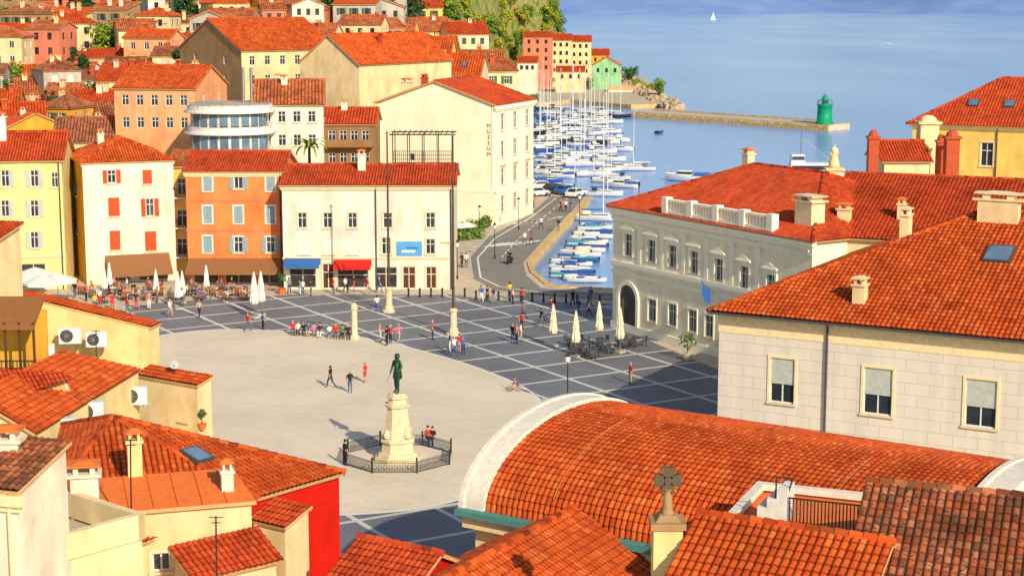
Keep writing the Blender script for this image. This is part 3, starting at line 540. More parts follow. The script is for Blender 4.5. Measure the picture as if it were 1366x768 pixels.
# the packed houses between the ones above
R.seed(5)
for Y0 in range(234,404,10):
    X0=(-30-683)/F*Y0+R.uniform(0,6); lim=(255-683)/F*Y0 if Y0<300 else (655-683)/F*Y0
    while X0<lim:
        Y=Y0+R.uniform(-2,2); w=R.uniform(4.5,9); t_=T(X0+w/2,Y); ze=t_+R.uniform(3.6,8.8); c=V((X0+w/2,Y+3.5,0))
        if t_>1.5 and all((V((q.x,q.y,0))-c).length>6.2 for q in CEN):
            wm=R.choice(['w_cream','w_white','w_cream','w_grey','w_tan','w_peach','w_white','w_tan','w_grey','w_pink','w_ochre']); yw=R.uniform(-.35,.6); A=V((X0,Y,0)); B=A+V((math.cos(yw),math.sin(yw),0))*w
            h=House('hill_house',f'packed {cn[wm]} house with terracotta roof on the {region(pxof((X0,Y,10)),Y)}',A,B,R.uniform(6,8),ze,t_-3,'house',B_); CEN.append(c)
            ty=R.choice(['gx','gx','gx','gy','hip','shed']); h.grid('f',2 if w<7 else 3,R.choice([1,2,2]),.9,1.3,ze-1.4,2.7,R.choice(['bare','green','bare','whitec'])); h.grid('r',2,2,.9,1.3,ze-1.4,2.7,'bare')
            h.roof(ty,R.uniform(1.2,1.9),R.choice(['roof_orange','roof_mid','roof_red','roof_mid','roof_brown','roof_old']),.3,.42,.5); h.walls(wm)
            for _ in range(R.choice([1,1,2])): h.chim(w*R.uniform(.2,.8),R.uniform(2,5),.7,.55,1.2,R.choice(['w_white','brick','w_cream']),ze+.8)
        X0+=w+R.uniform(.5,2.5)
# round balcony house
c=D(296,200,206); c.y+=6; g=thing('round_balcony_house','white house with rounded glazed balconies above the orange house','house',(c.x,c.y,T(c.x,c.y)-2))
ar=lambda r,z:[(c.x+5.0*r*math.cos(a_)*1.02,c.y+4.4*r*math.sin(a_)*1.0) for a_ in [PI+PI*k/20 for k in range(21)]]+[(c.x+5.0*r,c.y+7),(c.x-5.0*r,c.y+7)]
zz=[zat(205,c.y),zat(174,c.y),zat(146,c.y)]
mb=MB(); mb.prism(ar(.9,0),T(c.x,c.y)-2,zz[2],0); mb.build('wall','w_white',g)
for z in zz:
    mb=MB(); mb.prism(ar(1.0,0),z-.1,z+.6); mb.build('balcony','white',g)
    mb=MB(); mb.prism(ar(1.08,0),z-.3,z-.1); mb.build('slab','white',g)
    mb=MB(); q_=ar(1.03,0)[:21]
    for k in range(20): mb.tube((*q_[k],z+1.0),(*q_[k+1],z+1.0),.04,n=4)
    for k in range(0,21,2): mb.tube((*q_[k],z+.6),(*q_[k],z+1.0),.03,n=4)
    mb.build('handrail','metal',g)
for z in zz[:2]:
    for k in range(11): mb=MB(); a_=PI+PI*(k+.5)/11; mb.box((c.x+4.62*math.cos(a_),c.y+4.02*math.sin(a_),z+1.5),(.95,.1,1.75),a_+PI/2); mb.build('window','glass_blue',g)
mb=MB(); mb.prism(ar(.95,0),zz[2]+.6,zz[2]+.7); mb.build('roof','concrete',g)
for k in (-1,1): 
    mb=MB(); mb.tube((c.x+2+k*.5,c.y+2,zz[2]+.7),(c.x+2+k*.5,c.y+2,zz[2]+5.),.2); mb.build('flue','metal',g)
# ---------------- right side
A=P(817,437); h=House('court_building','ornate cream stone building with arched door and balustrade by the harbour',A,V((23.6,134,0)),18,0,0,'building'); h.ze=zat(273,A.y)
h.rect('f','pal',*[(x-5,y+3,x+5,y+35) for x,y in ((839,308),(870,316),(898,323),(927,331),(960,341),(994,351),(1029,362))])
h.rect('f','palt',*[(x-5,y,x+5,y+32) for x,y in ((870,398),(897,404),(924,412),(946,419))]); h.rect('f','archd',(827,396,849,437))
h.roof('hip',3.9,'roof_red',.5,.33); h.walls('w_palazzo'); 
for z,hh,o2 in ((h.ze-.55,.5,.45),(h.ze-1.25,.25,.15),(h.ze*.53,.35,.25),(h.ze*.46,.2,.14),(0.02,.7,.14)): h.cornice('f',z,hh,o2,'palazzo_trim','cornice' if z>9 else 'string_course')
mb=MB()
for k in range(60): mb.fb(h.F['f'],.2+k*(h.w-.5)/59,.4+k*(h.w-.5)/59,h.ze-.98,h.ze-.86,.225,.38)
mb.build('dentil_course','palazzo_trim',h.root)
us=sorted((a_+b_)/2 for a_,b_,c_,d_ in h.op['f'] if c_>5)
for a_,b_ in zip(us,us[1:]):
    k=(a_+b_)/2; mb=MB(); mb.fb(h.F['f'],k-.24,k+.24,h.ze*.57,h.ze-1.45,.0,.14); mb.fb(h.F['f'],k-.32,k+.32,h.ze-1.75,h.ze-1.42,.0,.19); mb.build('pilaster','palazzo_trim',h.root)
mb=MB(); u0=h.w*.3; u1=h.w*.82; mb.fb(h.F['f'],u0,u1,h.ze+.1,h.ze+.35,-.3,.3); mb.fb(h.F['f'],u0,u1,h.ze+1.15,h.ze+1.35,-.25,.25)
for k in range(34): uu_=u0+(u1-u0)*(k+.5)/34; mb.fb(h.F['f'],uu_-.1,uu_+.1,h.ze+.35,h.ze+1.15,-.1,.1)
for k in range(5): uu_=u0+(u1-u0)*k/4; mb.fb(h.F['f'],uu_-.35,uu_+.35,h.ze+.1,h.ze+1.5,-.35,.35)
mb.build('balustrade','palazzo_trim',h.root); h.chim(h.w*.9,2,2.0,1.4,1.7,'cream',h.ze+.9,'stone'); h.chim(h.w*.3,9,.8,.8,1.6,'cream',h.ze+3.2)
a_,z_=h.uv('f',955,392); p=h.A+h.u*a_+V((0,0,z_)); g=thing('flag','blue flag on a slanted pole fixed to the cream stone facade','flag',p); e=p+h.n*1.6+V((0,0,1.2)); mb=MB(); mb.tube(p,e,.04); mb.build('pole','metal',g); mb=MB()
vs=[];k=6
for i in range(k):
    for j in range(2): vs.append(p.lerp(e,.35+.65*i/(k-1))+V((.12*math.sin(i*1.7),0,-j*1.3-.1*math.sin(i))))
mb.add(vs,[(2*i,2*i+1,2*i+3,2*i+2) for i in range(k-1)]); mb.build('cloth','gel_blue',g)
A=D(1086,314,137); B=D(1470,334,128); h=House('town_hall','broad red roofed hall behind the grey building, stone figure on its gable',A,B,24,A.z,0,'building')
h.roof('gx',zat(231,149)-A.z,'roof_red',.4,.34,.42,1); h.walls('w_stone'); h.chim(1.8,2.5,1,.8,1.3,'w_stone',A.z+.6); h.chim(6.2,3.5,.6,.6,1.6,'w_stone',A.z+.8); h.rect('l','trim',(1098,320,1108,330))
h=House('grey_stone_house','grey ashlar house with three tall windows and big tiled hip roof',P(960,411,10.7),P(1680,478,10.7),27,10.7)
h.rect('f','big',(1028,476,1059,539),(1153,489,1189,555),(1289,504,1328,572)); h.rect('f','big',(1440,518,1480,588)); h.roof('hip',5.67,'roof_orange',.6,.32,.42,1,'dkgrey'); h.walls('ashlar'); h.cornice('f',9.75,.94,.07,'cream','frieze')
u_,z_=h.uv('f',1103,500); h.pipe('f',u_); 
mb=MB(); mb.fb(h.F['f'],-.5,h.w+.5,10.42,10.54,.62,.78); mb.build('gutter','dkgrey',h.root)
for x,y,w,hh,mt in ((1147,404,.75,1.2,'w_stone'),(1332,296,2.6,1.5,'w_stone'),(1208,312,.6,1.3,'w_cream')):
    sl=5.67/13.5; r=ray(x,y); C=V((0,0,CAMZ)); nn=(-h.i*sl+V((0,0,1))); q=C+r*((h.L(0,0,10.78)-C).dot(nn)/r.dot(nn)); chim(h.rf,(q.x,q.y,q.z-.1),w,.8,hh,mt,'stone',math.atan2(h.u.y,h.u.x))
r=ray(1333,342); q=C+r*((h.L(0,0,10.78)-C).dot(nn)/r.dot(nn)); d0=(q-h.A); h.sky(d0.dot(h.u),d0.dot(h.i),q.z,1.7,1.9,sl)
A=D(1218,162,196); B=D(1480,162,186); h=House('yellow_villa','yellow house with red hip roof at the right edge above the sea',A,B,16,A.z,0)
h.rect('f','trim',(1309,190,1324,222),(1225,192,1238,222)); h.roof('hip',zat(104,202)-A.z,'roof_red',.6,.36); h.walls('w_yellow'); h.cornice('f',A.z-.5,.4,.3,'cream'); h.pipe('f',9.5)
for k in range(2): h.sky(6+k*4,3.2,A.z+1.95,1.2,1.3,.6)
for x,y0,y1,Y,mt,w,lb in ((1238,240,165,178,'w_stone',1.9,'round topped beige chimney tower in front of the yellow house'),(1165,245,185,170,'brick',1.0,'squat red brick chimney rising left of the beige tower'),(1270,240,185,172,'brick',1.3,'red brick chimney between the beige tower and yellow wall'),(1255,240,190,175,'brick',.8,'slim brick chimney close behind the beige tower')):
    p=D(x,y1,Y); g=thing('chimney_stack',lb,'chimney',(p.x,p.y,11)); mb=MB(); mb.box((p.x,p.y,(11+p.z)/2),(w,w,p.z-11)); mb.box((p.x,p.y,p.z+.12),(w*1.25,w*1.25,.24)); mb.build('stack',mt,g); mb=MB(); mb.lathe([(w*.5,.24),(w*.42,.6),(w*.2,.85)],p,10); mb.build('chimney_pot',mt,g)
h=House('low_sea_house','low stone outbuilding with tiled roof behind the hall roof',D(1180,215,172),D(1240,215,172),8,zat(215,172),0); h.roof('gx',1.6,'roof_red'); h.walls('w_stone')
# ---------------- vaulted hall
VA=P(628,676,8.); a=V((.83,-.557,0)).normalized(); s2=V((.557,.83,0)).normalized(); SP=14.2; LV=22.; RI=3.1
g=thing('vaulted_hall','barrel vaulted hall with orange tiled roof and white end arches','building',(VA.x,VA.y,0))
def arc(t,k=0.): th=PI*t; return VA+s2*(SP/2-(SP/2+k)*math.cos(th))+V((0,0,(RI+k)*math.sin(th)))
mb=MB(); wp=[VA+a*.1+s2*.2,VA+a*LV+s2*.2,VA+a*LV+s2*(SP-.2),VA+a*.1+s2*(SP-.2)]; 
for i in range(4): p,q=wp[i],wp[(i+1)%4]; mb.poly([(p.x,p.y,0),(q.x,q.y,0),(q.x,q.y,8),(p.x,p.y,8)])
for off in (.1,LV): mb.poly([arc(k/24,-.1)+a*off for k in range(25)])
mb.build('wall','w_cream',g)
mb=MB(); ts=np.linspace(0,1,400); pts=[arc(t_) for t_ in ts]; ln=[0]
for p,q in zip(pts,pts[1:]): ln.append(ln[-1]+(q-p).length)
row=.36; nr=int(ln[-1]/row); tk=np.interp(np.linspace(0,ln[-1],nr+1),ln,ts); col=.27; nc=int((LV-1.6)/col); pr=[(0,0),(.12,.62),(.3,.95),(.5,1),(.7,.95),(.88,.62)]
vs=[];uvs=[];cols=[(j,x,hh) for j in range(nc) for x,hh in pr]+[(nc-1,.999,0)]; jt=(RN.rand(nc,nr+1)-.5)*.022
prof=[]
half=nr//2
for k in range(nr):
    for e_,dz in ((0,.05 if k<half else 0.),(1,0. if k<half else .05)):
        t_=tk[k+e_]; p=arc(t_); nn2=(s2*(-math.cos(PI*t_)*.55)+V((0,0,math.sin(PI*t_)))).normalized(); prof.append((p,nn2,dz,k+.01+e_*.98))
for j,x,hh in cols:
    for i,(p,n3,dz,v_) in enumerate(prof):
        vs.append(p+a*(.85+(j+x)*col)+n3*(hh*.095+dz+jt[j][i//2]+.02)); uvs.append((j+x,v_))
nv=len(prof); mb.add(vs,[(i*nv+q,(i+1)*nv+q,(i+1)*nv+q+1,i*nv+q+1) for i in range(len(cols)-1) for q in range(nv-1)],0,uvs); mb.build('roof','roof_orange',g)
for off,wd in ((-.35,1.2),(LV-.85,1.3)):
    mb=MB(); n=40
    for (k0,o0,o1,k1) in ((.3,off,off+wd,-.25),(.38,off-.06,off+.18,-.05)):
        vs=[]
        for k in range(n+1):
            t_=k/n
            for kk,oo in ((k1,o0),(k0,o0),(k0,o1),(k1,o1)): vs.append(arc(t_,kk)+a*oo)
        mb.add(vs,[(k*4+i,k*4+(i+1)%4,k*4+4+(i+1)%4,k*4+4+i) for k in range(n) for i in range(4)]+[(0,1,2,3)])
    mb.build('end_arch','arch_white',g)
mb=MB(); c=VA+a*(LV/2)-s2*.45-V((0,0,.12)); mb.obox(c,a*(LV/2+.4),s2*.25,V((0,0,.14))); mb.build('gutter','teal',g)
mb=MB(); c=VA+a*(LV/2)-s2*.1-V((0,0,.55)); mb.obox(c,a*(LV/2+.2),s2*.28,V((0,0,.28))); mb.build('cornice','cream',g)
for q in (4.2,16.):
    mb=MB()
    for k in range(12): mb.tube(arc(.1+.03*k,.19)+a*q,arc(.13+.03*k,.19)+a*q,.012,n=5)
    mb.build('lightning_cable','fascia',g)
# ---------------- foreground centre and right
def mini(name,label,A,B,d,ze,ty,rise,wm,rm,hi=1,ov=.3,col=.26,z0=0):
    h=House(name,label,V((*A,0)),V((*B,0)),d,ze,z0); h.roof(ty,rise,rm,ov,col,.37,hi); h.walls(wm); return h
R0=P(762,682,9); u_=V((.87,-.49,0)); i_=V((.49,.87,0)); A=R0-i_*14-u_*3.9; B=A+u_*7.8
h=mini('bright_roofed_house','house at the bottom centre with a bright orange gabled roof',(A.x,A.y),(B.x,B.y),14,6.9,'gy',2.1,'w_cream','roof_orange')
r0=P(486,720,8.5); u_=V((.85,-.53,0)); nn=V((-.53,-.85,0)); A=r0+nn*2.6; B=A+u_*3.5; h=mini('small_roofed_house','small tiled house at the bottom left of the vaulted hall',(A.x,A.y),(B.x,B.y),5.2,7.2,'gx',1.3,'w_red','roof_red')
mini('aged_roof_house','weathered tiled house in front of the vaulted hall near the cross',(4.9,52.2),(10.3,49.3),6,11.6,'gx',1.6,'w_cream','roof_orange',1,.25)
h=mini('lichen_roof_house','house in the bottom right corner with lichen stained roof tiles',(10.25,50.4),(21,46.4),10,11.9,'gx',2.3,'w_stone','roof_old'); h.chim(9.2,5.3,.9,.9,1.,'w_red',13.8)
A=D(968,748,60.5); B=D(1165,752,58.5); h=House('terrace_house','low white terrace with stepped parapet wall and black railing',A,B,5,11.2,0); h.roof('flat',.25,'terra',fas='arch_white'); h.walls('w_white')
mb=MB()
for k in range(3): mb.fb(h.F['f'],1.15+k*.35,1.5+k*.35,11.46,12.0+k*.35,-1.2,.1)
mb.build('step_wall','white',h.root); mb=MB()
for k in range(24): u_=2.3+k*(h.w-2.4)/23; mb.fb(h.F['f'],u_-.02,u_+.02,11.46,12.4,-.05,-.01)
mb.fb(h.F['f'],2.25,h.w,12.4,12.45,-.06,0); mb.build('railing','iron',h.root)
g=thing('antenna_frame','thin metal antenna frame standing on the white terrace','antenna',D(1040,690,60)); mb=MB(); p=D(1034,700,60)
mb.tube(p,p+V((0,0,1.8)),.03,n=6); mb.tube(p+V((0,0,1.8)),p+V((.6,0,1.75)),.03,n=6); mb.tube(p+V((.6,0,1.75)),p+V((.35,0,.9)),.03,n=6); mb.build('mast','iron',g)
# cross pillar
p=D(890,700,54.5); g=thing('cross_pillar','stone gable pillar topped by a dark stone cross at bottom','cross',(p.x,p.y,9)); mb=MB()
mb.box((p.x,p.y,10.9),(.95,.95,4.2)); mb.build('pillar','w_lemon',g)
mb=MB(); mb.box((p.x,p.y,13.12),(1.15,1.15,.22)); mb.box((p.x,p.y,13.33),(.85,.85,.2),0,0,.6); mb.lathe([(.22,0),(.17,.15),(.13,.75),(.2,.85)],(p.x,p.y,13.43),14); mb.build('column','w_tan',g)
mb=MB(); c=V((p.x,p.y,14.55))
for k in range(4):
    an=k*PI/2; d=V((math.cos(an),0,math.sin(an))); e=V((-math.sin(an),0,math.cos(an))); vs=[]
    for yy in (-.11,.11):
        for r_,w_ in ((.02,.12),(.44,.24)):
            for sg in (-1,1): vs.append(c+d*r_+e*(w_*sg)+V((0,yy,0)))
    mb.add(vs,[(0,1,3,2),(4,6,7,5),(0,2,6,4),(1,5,7,3),(2,3,7,6),(0,4,5,1)])
mb.box(c,(.22,.26,.22)); mb.build('cross','stone_dark',g)
# ---------------- foreground left
def polyhouse(name,label,planes,wm,rm,z0=0,hi=1,col=.27):
    g=thing(name,label,'house',(planes[0][0].x,planes[0][0].y,z0)); mb=MB(); ed={}
    for pl in planes:
        tile(mb,pl,col,.38,hi)
        for i in range(len(pl)):
            k=frozenset((tuple(round(x,2) for x in pl[i]),tuple(round(x,2) for x in pl[(i+1)%len(pl)]))); ed.setdefault(k,[]).append((pl[i],pl[(i+1)%len(pl)]))
    for k,v in ed.items():
        if len(v)>1: ridge(mb,v[0][0],v[0][1])
    rf=mb.build('roof',[rm,'fascia'],g); ct=sum((p for pl in planes for p in pl),V((0,0,0)))/sum(len(pl) for pl in planes); w=MB()
    for k,v in ed.items():
        if len(v)==1:
            p,q=[V((ct.x+(x.x-ct.x)*.965,ct.y+(x.y-ct.y)*.965,x.z-.1)) for x in v[0]]; w.poly([(p.x,p.y,z0),(q.x,q.y,z0),q,p])
    w.build('wall',wm,g); return g,rf
a_=D(22,394,119); b_=D(201,437,117); polyhouse('ac_house','yellow house with air conditioners on its end wall at the left',[[b_,b_+V((.4,1.7,0)),a_+V((.4,1.7,0)),a_]],'w_lemon','roof_orange')
h=House('left_edge_house','cream house wall at the left edge above the balcony',D(-90,322,114),D(-8,322,113),3.5,zat(322,113),0); h.roof('shed',.7,'roof_red',.3,.34,.42,1); h.walls('w_cream')
g=thing('balcony_pergola','dark wooden pergola over a balcony at the left edge','pergola',D(10,505,108)); mb=MB(); A=D(-20,432,108); B=D(46,432,108)
mb.obox((A+B)/2+V((0,1.2,.5)),V(((B-A).length/2,0,0)),V((0,1.5,.75)),V((0,0,.08))); mb.build('canopy','wood',g)
for k in range(4):
    mb=MB(); p=A.lerp(B,.1+k*.29); mb.box((p.x,p.y,p.z-1.6),(.14,.14,3.4)); mb.build('post','door_brown',g)
mb=MB(); z=zat(505,108); mb.box(((A.x+B.x)/2,109.4,z),((B-A).length,3,.25)); 
for k in range(14): p=A.lerp(B,k/13); mb.box((p.x,107.9,z+.6),(.05,.05,1.1))
mb.box(((A.x+B.x)/2,107.9,z+1.18),((B-A).length,.08,.08)); mb.build('balcony','iron',g); mb=MB(); mb.box(((A.x+B.x)/2,110.9,z+1),((B-A).length,.2,6)); mb.build('back_wall','w_ochre',g)
polyhouse('left_tiled_house','tiled house below the air conditioners at the left edge',[[P(48,580,7.2),P(188,494,7.2),P(82,468,9.2),P(-40,528,9.2)]],'w_lemon','roof_orange')
polyhouse('left_lean_to','low tiled lean-to in front of the balcony pergola',[[P(-20,545,8.),P(95,520,8.),P(85,498,9.),P(-30,505,9.)]],'w_cream','roof_red')
h=House('yellow_annex','small yellow annex with a thin tiled roof edge over the square',D(184,504,107),D(263,518,104),1.2,zat(510,105),0); h.roof('shed',.3,'roof_orange',.15,.3,.42,1); h.walls('w_cream'); h.rect('f','plain',(240,545,250,562))
Tp=P(150,557,10.9); E0=P(50,690,8.5); E1=P(345,665,8.5); E2=P(461,631,8.5); Eb=V((-23,86,8.5))
g,rf=polyhouse('big_hipped_house','large hipped tile roof with skylight over a red wall',[[E0,E1,Tp],[E1,E2,Tp],[E2,Eb,Tp],[Eb,E0,Tp]],'w_red','roof_orange')
nn=(E1-Tp).cross(E2-Tp).normalized(); nn=nn if nn.z>0 else -nn
def onp(px_,py_): r=ray(px_,py_); return C+r*((Tp-C).dot(nn)/r.dot(nn))
q=onp(262,612); gv=(V((0,0,1))-nn*nn.z).normalized(); av=gv.cross(nn); mb=MB(); mb.obox(q+nn*.2,av*.5,gv*.65,nn*.1); mb.obox(q+nn*.31,av*.4,gv*.55,nn*.01,1); mb.build('skylight',['dkgrey','glass_blue'],rf)
chim(rf,P(180,628,9.9),.6,.6,1.3,'w_lemon','terra',.3)
A=P(140,684,9.2); B=P(335,668,9.2); h=House('flat_terracotta_house','cream house with smooth orange roof in front of the hipped roof',A,B,3.4,9.2,0)
mb=MB(); L=h.L; tp_=[L(-.2,-.2,9.25),L(h.w+.2,-.2,9.25),L(h.w-.3,3.5,9.75),L(-.2,3.5,9.75)]; mb.poly(tp_,0); bt=[p-V((0,0,.16)) for p in tp_]
for i in range(4): mb.poly([bt[i],bt[(i+1)%4],tp_[(i+1)%4],tp_[i]],1)
for k in range(1,6): mb.obox(L(h.w*k/6,1.6,9.53),h.u*.03,(h.i*3.6+V((0,0,.49)))*.5,V((0,0,.03)),0)
h.rf=mb.build('roof',['terra','fascia'],h.root)
h.rect('f','trim',(203,738,228,760)); h.walls('w_cream'); chim(h.rf,P(115,690,9.2),1.1,.9,1.8,'w_white','terra',.2); h.chim(h.w*.86,1.2,.5,.5,.9,'w_white',9.3)
h=House('cream_side_house','narrow cream house stepping out beside the red wall',P(337,694,7.7),P(380,704,7.7),1.5,7.7,0); h.roof('shed',.5,'roof_red',.15,.27,.38,1); h.walls('w_cream'); h.pipe('f',.3,'cream')
for nm,lb,A,B,d,r in (('upper_lean_to','narrow tiled lean-to above the brown window',P(183,722,7.9),P(287,697,7.9),1.6,.8),('lower_lean_to','tiled lean-to at the bottom beside the lamp pole',P(262,772,7.1),P(368,746,7.1),1.7,.8)):
    h=House(nm,lb,A,B,d,A.z,0); h.roof('shed',r,'roof_red',.25,.27,.38,1); h.walls('w_cream')
h=House('corner_white_house','white house with a moulded cornice in the bottom left corner',D(-80,650,60),D(22,660,59),3.2,zat(655,59),0); h.roof('shed',.9,'roof_old',.2,.27,.38,1); h.walls('w_white'); h.cornice('f',h.ze-.5,.4,.3,'cream'); h.pipe('f',h.w-.25,'cream'); h.pipe('f',h.w-1.0,'cream')
chim(h.rf,D(12,640,62),1.,.8,1.5,'w_white','terra')
h=House('roof_terrace','grey walled roof terrace in the bottom left corner',D(50,745,61),D(190,740,64.5),6,zat(745,62),0); h.walls('w_stone'); h.roof('flat',1.0,'concrete',fas='w_stone')
for x,y0,y1,Y,lb in ((80,690,610,66,'thin dark aerial pole on the roof terrace'),(174,712,585,66,'tall dark aerial pole beside the white chimney'),(288,768,688,62,'slim pole rising beside the lower lean-to roof'),(128,500,440,104,'short aerial on the tiled roof near the yellow annex')):
    a_=D(x,y0,Y); b_=D(x,y1,Y); g=thing('aerial_pole',lb,'aerial',a_); mb=MB(); mb.tube(a_-V((0,0,1.5)),b_,.035,n=6); mb.build('pole','iron',g); mb=MB(); mb.tube(b_-V((.25,0,.05)),b_+V((.25,0,-.05)),.02,n=5); mb.tube(b_-V((.18,0,.25)),b_+V((.18,0,-.25)),.02,n=5); mb.build('crossbar','iron',g)
for x,y,Y,lb in ((38,598,78,'white satellite dish at the left edge above the corner roof'),(232,486,106,'small white satellite dish on the yellow annex roof')):
    p=D(x,y,Y); g=thing('satellite_dish',lb,'satellite dish',p); mb=MB(); mb.tube(p-V((0,0,1.2)),p,.03,n=6); mb.build('mast','iron',g); mb=MB(); k=12
    f_=V((.5,-.8,.35)).normalized(); a2=f_.orthogonal().normalized(); b2=f_.cross(a2); vs=[p-f_*.06]
    for r_,dd in ((.15,-.04),(.3,.05)): vs+=[p+a2*(r_*math.cos(2*PI*q/k))+b2*(r_*math.sin(2*PI*q/k))+f_*dd for q in range(k)]
    mb.add(vs,[(0,1+q,1+(q+1)%k) for q in range(k)]+[(1+q,1+k+q,1+k+(q+1)%k,1+(q+1)%k) for q in range(k)]); mb.build('dish','shut_grey',g,True)
# air conditioners
acp=None
for i,(x,y,Y,w) in enumerate(((94,447,116.9,1.5),(129,452,116.5,1.4),(60,468,116.3,1.3),(180,527,104.,1.5),(120,548,97.,1.6),(81,571,93.,1.7))):
    p=D(x,y,Y)
    if acp is None:
        acp=thing('air_conditioner','x','air conditioner'); mb=MB(); mb.box((0,0,0),(1.0,.4,.72)); mb.build('casing','gel_white',acp)
        mb=MB()
        for k in range(7): mb.tube((-.15+.27*math.cos(k*2*PI/7),-.225,.27*math.sin(k*2*PI/7)),(-.15,-.225,0),.012,n=4,m=1)
        mb.tube((-.15,-.19,0),(-.15,-.205,0),.3,n=18); mb.tube((-.15,-.205,0),(-.15,-.22,0),.1,n=12,m=1); mb.build('fan_grille',['dkgrey','metal'],acp)
        for k in (-.35,.35): mb=MB(); mb.box((k,.1,-.4),(.05,.6,.08)); mb.build('bracket','metal',acp)
    dup(acp,p,.1,['white air conditioner, left one of the pair high on the yellow wall','white air conditioner, right one of the pair high on the yellow wall','white air conditioner lowest on the yellow wall near the pergola','white air conditioner beside the yellow annex roof','white air conditioner in the middle below the tiled roof','white air conditioner nearest the bottom left corner'][i],w,None,'air conditioners on the left houses')
kill(acp)
# ---------------- monument
c=P(531,612); g=thing('monument','stone pedestal monument with bronze figure in the pale oval','monument',c)
def sq(mb,z0,z1,w0,w1,n=8):
    vs=[]
    for z,w in ((z0,w0),(z1,w1)):
        for k in range(n): an=2*PI*(k+.5)/n; vs.append((c.x+w*math.cos(an),c.y+w*math.sin(an),z))
    mb.add(vs,[tuple(range(n-1,-1,-1)),tuple(range(n,2*n))]+[(k,(k+1)%n,n+(k+1)%n,n+k) for k in range(n)])
mb=MB(); sq(mb,0.02,.3,1.6,1.6); sq(mb,.3,.55,1.4,1.35); mb.build('base_step','stone',g)
mb=MB(); sq(mb,.55,1.3,1.15,1.05); sq(mb,1.3,1.5,1.2,1.15); sq(mb,1.5,3.6,.95,.72); sq(mb,3.6,3.8,.85,.9); sq(mb,3.8,4.2,.68,.6); mb.build('shaft','stone',g)
mb=MB(); sq(mb,4.2,4.35,.75,.75); sq(mb,4.35,4.5,.6,.55); mb.build('capital','stone',g)
for k in range(4): mb=MB(); an=k*PI/2+PI/4; mb.lathe([(.02,0),(.2,.1),(.25,.3),(.12,.6),(.02,.7)],(c.x+.95*math.cos(an),c.y+.95*math.sin(an),1.5),8); mb.build('carved_urn','stone',g)
# bodies by skin modifier
def body(J,E,name):
    me=bpy.data.meshes.new(name); ks=list(J); me.from_pydata([J[k][0] for k in ks],[(ks.index(a),ks.index(b)) for a,b,m_ in E],[])
    ob=bpy.data.objects.new(name,me); COL.objects.link(ob); md=ob.modifiers.new('s','SKIN'); md.use_smooth_shade=True
    for i,k in enumerate(ks):
        r_=J[k][1]; me.skin_vertices[0].data[i].radius=r_ if isinstance(r_,tuple) else (r_,r_)
    me.skin_vertices[0].data[ks.index('pelvis')].use_root=True
    sd=ob.modifiers.new('d','SUBSURF'); sd.levels=1; sd.render_levels=1
    dg=bpy.context.evaluated_depsgraph_get(); o=bpy.data.meshes.new_from_object(ob.evaluated_get(dg)); bpy.data.objects.remove(ob)
    seg=[(V(J[a][0]),V(J[b][0]),m_) for a,b,m_ in E]; mi=[]
    for p in o.polygons:
        q=p.center; best=(9,0)
        for a,b,m_ in seg:
            d=b-a; t=max(0,min(1,(q-a).dot(d)/d.length_squared)); best=min(best,((q-a-d*t).length,m_))
        mi.append(best[1])
    o.materials.clear()
    for k in ('skin','cl_white','cl_navy','black'): o.materials.append(MT[k])
    o.polygons.foreach_set('material_index',mi); o.polygons.foreach_set('use_smooth',[True]*len(mi)); o.update(); return o
def joints(pose):
    J={'pelvis':((0,0,.95),(.15,.11)),'waist':((0,0,1.1),(.135,.1)),'chest':((0,-.01,1.3),(.165,.115)),'nk':((0,0,1.46),.06),'hd':((0,-.015,1.57),(.075,.09)),'ht':((0,-.01,1.68),(.075,.09))}
    for s,x in (('l',-1),('r',1)):
        J[s+'sh']=((x*.18,0,1.4),.068); J[s+'hip']=((x*.09,0,.88),.095)
        if pose=='stand': J[s+'el']=((x*.25,.03,1.13),.048); J[s+'wr']=((x*.25,-.05,.9),.034); J[s+'ha']=((x*.245,-.08,.8),.038); J[s+'kn']=((x*.1,-.02,.49),.064); J[s+'an']=((x*.1,.02,.09),.044); J[s+'to']=((x*.12,-.14,.04),.04)
        if pose=='walk':
            k=x; J[s+'el']=((x*.25,.1*k,1.14),.048); J[s+'wr']=((x*.24,.16*k-.1,.92),.034); J[s+'ha']=((x*.235,.18*k-.14,.83),.038); J[s+'kn']=((x*.09,-.16*k-.05,.5),.064); J[s+'an']=((x*.09,-.26*k+(.12 if k<0 else 0),.1 if k>0 else .16),.044); J[s+'to']=((x*.1,-.26*k+(.12 if k<0 else 0)-.15,.045 if k>0 else .06),.04)
        if pose=='sit': J[s+'el']=((x*.24,-.06,.7+.03),.048); J[s+'wr']=((x*.16,-.26,.66),.034); J[s+'ha']=((x*.12,-.34,.66),.038); J[s+'kn']=((x*.12,-.44,.5),.068); J[s+'an']=((x*.12,-.42,.09),.044); J[s+'to']=((x*.13,-.58,.045),.04)
        if pose=='statue': J[s+'el']=((x*.26,.02 if x<0 else -.02,1.15),.06); J[s+'wr']=((x*(.27 if x<0 else .2),-.12 if x<0 else -.22,.95 if x<0 else 1.0),.045); J[s+'ha']=((x*(.26 if x<0 else .15),-.18 if x<0 else -.28,.88 if x<0 else .98),.045); J[s+'kn']=((x*.11,-.1 if x>0 else 0,.5),.07); J[s+'an']=((x*.11,-.08 if x>0 else .08,.09),.05); J[s+'to']=((x*.14,-.24 if x>0 else -.08,.04),.05)
    if pose=='sit':
        for k in ('pelvis','waist','chest','nk','hd','ht','lsh','rsh','lhip','rhip'): (x,y,z),r=J[k]; J[k]=((x,y,z-.42),r)
    return J
